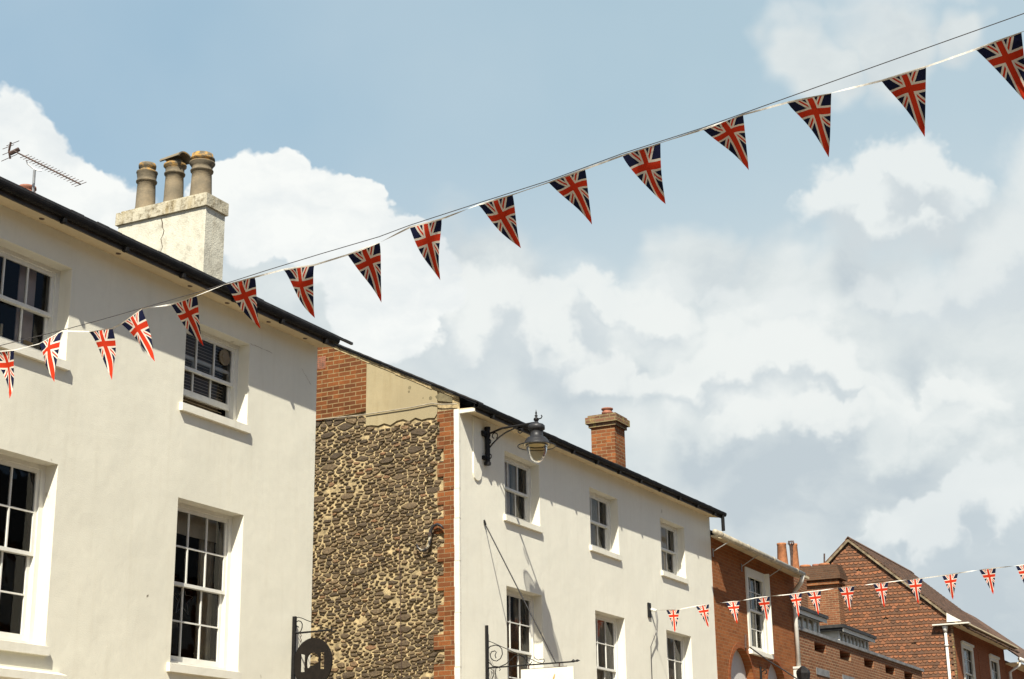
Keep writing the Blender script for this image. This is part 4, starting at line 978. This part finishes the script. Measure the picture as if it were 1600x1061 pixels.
# big stack between building 4 and the tile-hung gable
XS5 = 54.6
a = aX(1308, 905, XS5); b = aX(1247, 905, XS5); zc_ = aX(1300, 905, XS5).z; zt2 = aX(1300, 882, XS5).z
stk = ob('chimney', MB().box(XS5, XS5+.6, a.y, b.y+.2, 5, zc_), M['brickstack2'], B4)
mb = MB(); n = 6
for k in range(n):
    o_ = .16-.0*k if k < 2 else .16-.03*(k-1); z0 = zc_+(zt2-zc_)*k/n; mb.box(XS5-o_, XS5+.6+o_, a.y-o_, b.y+.2+o_, z0+.0005*k, z0+(zt2-zc_)/n)
ob('chimney_cap', mb, M['capbrown'], stk)
mb = MB(); mb.box(XS5-.10, XS5+.7, a.y-.08, b.y+.3, zc_-.18, zc_-.1); ob('string_course', mb, M['brickstack'], stk)
for k, xx in enumerate((1258, 1275, 1288)):
    p = aX(xx, 882, XS5+.4); r = .2 if k != 1 else .14
    ob('chimney_pot', MB().lathe([(r*.8, zt2-.02), (r*.8, zt2+.02), (r, zt2+.05), (r, zt2+.10), (r*.9, zt2+.12), (r*.6, zt2+.12)], XS5+.4, p.y, 16), M['terra' if k != 1 else 'redclay'], stk, smooth=True)
p = aX(1288, 880, XS5+.4); ob('flue_rod', MB().tube([p, aX(1288, 865, XS5+.4)], .03, 6), M['rust'], stk)

# ------------------------------------------------------------------ HOUSE 5 (tile hung gable)
X5, X5e = 56.5, 65.6
B5 = thing('tile_hung_house', (61, YF, 0), 'house with a steep gable hung with scalloped red clay tiles', 'house')
ya, za = 15.36, 11.75; ye, ze = 11.9, 8.66; yb_, sb = 19.0, (za-ze)/(ya-ye)
zbk = za-(yb_-ya)*sb
win5 = [(57.72, 59.6, 5.9, 7.98), (62.5, 64.2, 5.9, 7.95)]
mb = MB(); facade(mb, X5, X5e, -.1, 8.5, YF, win5)
mb.poly([(X5, yb_, -.1), (X5, YF, -.1), (X5, YF, 8.5), (X5, ya, za-.1), (X5, yb_, zbk-.1)])
mb.quad((X5e, YF, -.1), (X5e, yb_, -.1), (X5e, yb_, 8.4), (X5e, YF, 8.4)); mb.quad((X5e, yb_, -.1), (X5, yb_, -.1), (X5, yb_, 8.4), (X5e, yb_, 8.4))
for h in win5: reveals(mb, h, YF, .1)
ob('wall', mb, M['brickX3'], B5)
for h in win5:
    w_ = window(B5, h, YF, 2, .03, sill=True, so=.06, sx=(.05, .05), cols=3)
    a, b, c, d = h; ob('architrave', MB().box(a, a+.16, YF-.03, YF+.025, c, d-.2).box(b-.16, b, YF-.03, YF+.025, c, d-.2).box(a, b, YF-.03, YF+.025, d-.2, d).box(a, b, YF-.08, YF-.031, d-.06, d+.02), M['reveal'], w_)
rp = (60.5, 61.7)
ob('blind_recess', MB().box(60.5, 61.75, YF-.012, YF-.001, 5.5, 7.85), M['brickX3'], B5)
# tiles
tl = MB(); tl.col = []
row = 0; z = 2.6; gauge = .1; tw = .165
def put_tile(y, z, scal, tint, w_=tw):
    X = X5-.03; h_ = .15; i0 = len(tl.v); w2 = w_*.485
    if scal: low = [(-w2, .075), (-w2*.88, .035), (-w2*.55, .006), (0, -.008), (w2*.55, .006), (w2*.88, .035), (w2, .075)]
    else: low = [(-w2, .0), (w2, .0)]
    pts = low+[(w2, h_), (-w2, h_)]
    n = len(pts); slant = R_.uniform(-.006, .006)
    for (a, b) in pts: out_ = .032*(1-b/h_)+.004; tl.v.append((X-out_+slant*.3, y+a, z+b+slant))
    for (a, b) in pts: out_ = .032*(1-b/h_)-.014; tl.v.append((X-out_+slant*.3, y+a, z+b+slant))
    tl.col += [tint]*(2*n)
    tl.f.append(tuple(range(i0+n-1, i0-1, -1)))
    for k in range(n-3+1):
        tl.f.append((i0+k, i0+k+1, i0+n+k+1, i0+n+k))
while z < za-.25:
    scal = (row//2) % 2 == 0 if False else row % 2 == 0
    y = YF+.02-(tw/2 if row % 2 else 0)
    while y < yb_:
        zz = z+.012*math.sin(y*1.3+z)+.006*math.sin(y*5)
        lim = (ze-.1+(y-ye)*sb) if y < ya else za-.1-(y-ya)*sb
        if y > YF+.05 and zz+.11 < lim-.06:
            if R_.random() > .004:
                tnt = (.6+.4*R_.random()) if scal else .3*R_.random()
                if R_.random() < .08: tnt = R_.random()
                put_tile(y, zz, scal, tnt)
        y += tw
    z += gauge; row += 1
ob('hung_tiles', tl, M['hung'], B5)
ob('tile_backing', MB().poly([(X5-.012, yb_, -.1), (X5-.012, YF+.03, -.1), (X5-.012, YF+.03, 8.6), (X5-.012, ya, za-.14), (X5-.012, yb_, zbk-.14)]), M['crack'], B5)
# corner tiles
mb = MB(); z = 2.0
while z < 8.3: mb.box(X5-.07, X5+.1, YF-.035, YF+.03, z, z+.085); z += .1
ob('corner_tiles', mb, M['lichbrick'], B5)
# roof
mb = MB(); L_ = 11.45; zl = ze-(ye-L_)*sb*.9
def rl(y): return za+.02-(ya-y)*sb
nr = 34
for k in range(nr):
    y0 = L_+(ya-L_)*k/nr; y1 = L_+(ya-L_)*(k+1)/nr+.03
    mb.prism([(X5-.12, y0, rl(y0)-.0), (X5-.12, y1, rl(y1)-.02), (X5-.12, y1, rl(y1)-.06), (X5-.12, y0, rl(y0)-.045)], (X5e+.2-X5, 0, 0))
mb.prism([(X5-.12, ya, rl(ya)), (X5-.12, yb_+.4, za+.02-(yb_+.4-ya)*sb), (X5-.12, yb_+.4, za-.05-(yb_+.4-ya)*sb), (X5-.12, ya, rl(ya)-.07)], (X5e+.2-X5, 0, 0))
mb.prism([(X5-.12, ya-.12, za-.06), (X5-.12, ya, za+.06), (X5-.12, ya+.12, za-.06)], (X5e+.2-X5, 0, 0))
ob('roof', mb, M['claytile'], B5)
mb = MB()   # ragged front edge of tiles
for k in range(56): xx = X5-.1+k*.166; mb.box(xx, xx+.158, L_-.03+R_.uniform(-.02, .01), L_+.05, rl(L_)-.03+R_.uniform(-.01, .01), rl(L_)+.005+R_.uniform(0, .02))
ob('eave_tiles', mb, M['claytile'], B5)
mb = MB()
mb.prism([(X5-.15, 11.7, rl(11.7)-.07), (X5-.15, ya, rl(ya)-.07), (X5-.15, ya, rl(ya)-.16), (X5-.15, 11.7, rl(11.7)-.16)], (.08, 0, 0))
mb.prism([(X5-.15, ya+.001, rl(ya)-.07), (X5-.15, yb_, za-.05-(yb_-ya)*sb), (X5-.15, yb_, za-.17-(yb_-ya)*sb), (X5-.15, ya+.001, rl(ya)-.16)], (.08, 0, 0))
ob('verge', mb, M['vergem'], B5)
ob('soffit', MB().box(X5-.05, X5e, 11.42, YF-.001, 8.40, 8.45), M['soffit'], B5)
ob('box_end', MB().poly([(X5-.16, 12.12, 8.5), (X5-.16, 11.6, 8.5), (X5-.16, 12.1, 8.82)]).box(X5-.3, X5-.02, 11.35, 12.6, 8.4, 8.44), M['reveal'], B5)
pp = aX(1477, 985, X5-.12)
mb = MB(); mb.tube([(X5-.12, pp.y, 8.25), (X5-.12, pp.y, .1)], .05, 10); mb.tube([(X5-.12, pp.y, 8.15), (X5-.12, pp.y, 8.38)], [.06, .11], 10); mb.tube([(X5-.12, pp.y, 7.75), (X5-.12, pp.y, 7.68)], .07, 10)
ob('downpipe', mb, M['whitepipe'], B5, smooth=True)

# ------------------------------------------------------------------ HOUSE 6 (beyond)
X6, X6e = X5e+.05, 78
B6 = thing('brick_house', (70, YF, 0), 'farthest brick house at the right edge with a white gutter and downpipe', 'house')
w6 = (69.4, 70.9, 5.6, 7.25); mb = MB(); facade(mb, X6, X6e, -.1, 8.0, YF, [w6]); shell(mb, X6, X6e, YF, 20, -.1, 8.0); reveals(mb, w6, YF, .1); ob('wall', mb, M['brickX3'], B6)
window(B6, w6, YF, 2, .03)
ob('soffit', MB().box(X6, X6e, 11.5, YF-.001, 7.85, 7.9), M['soffit'], B6)
ob('gutter', MB().tube([(X6+.1, 11.45, 8.02), (X6e, 11.45, 8.02)], .08, 10), M['whitepipe'], B6, smooth=True)
ob('downpipe', MB().tube([(X6+.2, 11.45, 7.98), (X6+.2, 11.5, 7.8), (X6+.15, 11.88, 7.55), (X6+.15, 11.88, .1)], .06, 10), M['whitepipe'], B6, smooth=True)
mb = MB(); roof_slab(mb, X6, X6e, 11.45, 8.12, .8, 15.4, .06)
ob('roof', mb, M['claytile'], B6)

# ------------------------------------------------------------------ unseen terrace, added to block low sky and darken the window reflections
BO = thing('unseen_terrace', (20, -3.5, 0), 'unseen plain brick terrace added behind the camera for the windows and walls to reflect', 'terrace')
mb = MB(); mb.box(-30, 110, -12, -3.5, -.1, 8.6); ob('wall', mb, M['brickX3'], BO)
ob('roof', MB().prism([(-30, -3.1, 8.5), (-30, -7.7, 11.6), (-30, -12.4, 8.5)], (140, 0, 0)), M['slate'], BO)
mb = MB()
for k in range(44):
    for z in (1, 4.1, 6.6): mb.box(-28+k*3.1, -26.8+k*3.1, -3.5, -3.44, z, z+1.5)
ob('window_boards', mb, M['sash'], BO)
# ------------------------------------------------------------------ bunting
def pennant(parent, A, B, apex, X0, lit, H, seed, curl=.035):
    r = random.Random(seed); a, b = aX(*A, X0), aX(*B, X0); m_ = (a+b)/2; d = ray(*apex)
    t0 = m_.y/d.y if abs(d.y) > 1e-6 else 0
    # point on the sight line at distance H from the middle of the top edge
    dd = d.dot(d); oc = EYE-m_; bq = oc.dot(d); cq = oc.dot(oc)-H*H; disc = bq*bq-dd*cq
    if disc <= 0: t = -bq/dd
    else: t = (-bq+(-1 if lit else 1)*math.sqrt(disc))/dd
    ap = EYE+d*t; ax_ = ap-m_; wv = (b-a)/2; nrm = wv.cross(ax_).normalized()
    mb = MB(); mb.uv = []; N, K = 12, 6; ph = r.uniform(0, 6); cu = curl*r.choice((-1, 1))*r.uniform(.6, 1.3)
    for i in range(N+1):
        v = i/N
        for j in range(K+1):
            s = -1+2*j/K; p = m_+ax_*v+wv*s*(1-v)
            off = cu*math.sin(v*math.pi)*(1+.4*math.sin(ph))+.024*math.sin(s*2.4+ph+v*4)*(v**.5)*(1-v)*2*(curl/.035)
            mb.v.append(tuple(p+nrm*off)); mb.uv.append(((s*(1-v)+1)/2, v))
    for i in range(N):
        for j in range(K): q = i*(K+1)+j; mb.f.append((q, q+1, q+K+2, q+K+1))
    ob('pennant', mb, M['flag'], parent, smooth=True)
    return a, b
FL = [((-14, 550), (22, 547), (15, 623), 1), ((61, 537), (97, 517), (85, 597), 1), ((139, 518), (176, 513), (175, 594), 1), ((189, 506), (222, 482), (242, 565), 1),
      ((267, 476), (307, 462), (318, 541), 0), ((352, 444), (398, 433), (407, 514), 0), ((443, 421), (491, 414), (492, 497), 0), ((543, 398), (593, 379), (596, 473), 0),
      ((640, 355), (690, 342), (688, 438), 0), ((747, 320), (801, 304), (814, 388), 0), ((857, 285), (914, 264), (925, 351), 0), ((972, 243), (1032, 223), (1040, 319), 0),
      ((1098, 202), (1161, 179), (1170, 266), 0), ((1230, 160), (1299, 145), (1295, 246), 0), ((1377, 126), (1447, 104), (1445, 214), 0), ((1524, 77), (1596, 50), (1608, 165), 0),
      ((1680, 20), (1752, -6), (1760, 110), 0), ((-95, 553), (-60, 553), (-68, 625), 1)]
XB = 9.3
BU = thing('bunting', (XB, 8, 5.6), 'near string of large union flag pennants slanting across the whole street', 'bunting', 'strings of union flag bunting')
tape_pts = []
for A_, B_, ap, lit in sorted(FL, key=lambda q: q[0][0]):
    # flags hang from the lit side only where the sun still reaches them
    k = len(tape_pts); H = .43
    if not lit: H = .455
    a, b = pennant(BU, A_, B_, ap, XB, lit, H, A_[0]+500)
    tape_pts += [a, b]
left_end = Vector((XB, YF, 5.55)); right_end = Vector((XB, -3.2, 6.9))
tp = [left_end]+tape_pts+[right_end]
def ribbon(pts, wd, mt, parent, name, tw=14., n=6):
    mb = MB(); ph = 0; prev = None
    P = []
    for a, b in zip(pts, pts[1:]):
        k = max(2, int((b-a).length/.04))
        for i in range(k): P.append(a.lerp(b, i/k))
    P.append(pts[-1])
    for i, p in enumerate(P):
        f = i*.04; t = (P[min(i+1, len(P)-1)]-P[max(0, i-1)]).normalized(); u = t.cross(Vector((0, 0, 1))).normalized(); v = t.cross(u)
        an = 1.7*math.sin(f*2.3)+1.2*math.sin(f*5.1+1)
        e = (u*math.sin(an)+v*math.cos(an))*wd
        mb.v += [tuple(p+e+Vector((.002, 0, 0))), tuple(p-e+Vector((.002, 0, 0)))]
    for i in range(len(P)-1): mb.f.append((2*i, 2*i+1, 2*i+3, 2*i+2))
    return ob(name, mb, mt, parent)
ribbon(tp, .0062, M['tape'], BU, 'tape')
wire = [(105, 515), (160, 500), (227, 481), (315, 456), (415, 424), (500, 398), (592, 371), (640, 353), (745, 319), (858, 283), (972, 241), (1100, 200), (1195, 166), (1400, 93), (1600, 22), (1750, -31)]
W_ = [Vector((XB+.01, YF, 5.62))]+[aX(x, y-1, XB+.012) for x, y in [(-60, 556), (0, 541)]+wire]+[Vector((XB, -3.2, 7.0))]
tag(ob('support_wire', MB().tube(W_, .0030, 6), M['wire']), 'thin dark wire carrying the near string of bunting', 'wire')

FL2 = [((1041, 953), (1062, 952), (1054.5, 988)), ((1087, 947), (1108, 944), (1107, 980.5)), ((1134, 941), (1156, 939), (1152, 975)), ((1181, 934), (1203, 931.5), (1199, 971)),
       ((1232, 929), (1253, 926), (1248, 964)), ((1260, 925), (1283, 922.5), (1279, 960.5)), ((1310, 918.5), (1335, 916), (1328, 955)), ((1364, 912.5), (1388, 909.5), (1382, 949.5)),
       ((1417, 906), (1442, 903.5), (1435, 944)), ((1472, 899.5), (1497, 895.5), (1489, 937)), ((1530, 890.5), (1556, 887.5), (1552, 929)), ((1587, 884), (1613, 881), (1606, 924))]
XB2 = 29.0
BU2 = thing('bunting', (XB2, 10, 5.8), 'far string of small union flag pennants starting at the pulley on the centre house', 'bunting', 'strings of union flag bunting')
t2 = [aX(1020, 954, XB2)]
for A_, B_, ap in FL2:
    a, b = pennant(BU2, A_, B_, ap, XB2, 1, .44, A_[0], .012); t2 += [a, b]
t2.append(aX(1700, 868, XB2)); t2.append(Vector((XB2, -3, aX(1700, 868, XB2).z+.5)))
ribbon(t2, .009, M['tape'], BU2, 'tape')
hk = aY(1012, 943, YF)
PB = thing('wall_pulley', (hk.x, YF, 5.7), 'small dark pulley plate on the centre house holding the far bunting', 'pulley')
ob('plate', MB().box(hk.x-.03, hk.x+.10, YF-.03, YF-.001, 5.67, 5.95), M['black'], PB)
hp = aY(1017, 953, YF-.08); ob('cleat', MB().tube([(hk.x+.1, YF-.03, 5.83), (hk.x+.1, YF-.14, 5.80)], [.034, .02], 8), M['boardwhite'], PB)
ob('shackle', MB().tube([(hk.x+.12, YF-.12, 5.78), (hk.x+.14, YF-.13, 5.62), (hk.x+.16, YF-.10, 5.45), (hk.x+.17, YF-.09, 5.35)], .022, 6), M['alu'], PB)
tag(ob('rope', MB().tube([(hk.x+.17, YF-.09, 5.4), aY(1017, 1010, YF-.08), aY(1019, 1064, YF-.06), (hk.x+.25, YF-.04, 2.)], .009, 5), M['wire']), 'dark rope hanging straight down from the pulley plate on the centre house', 'rope')
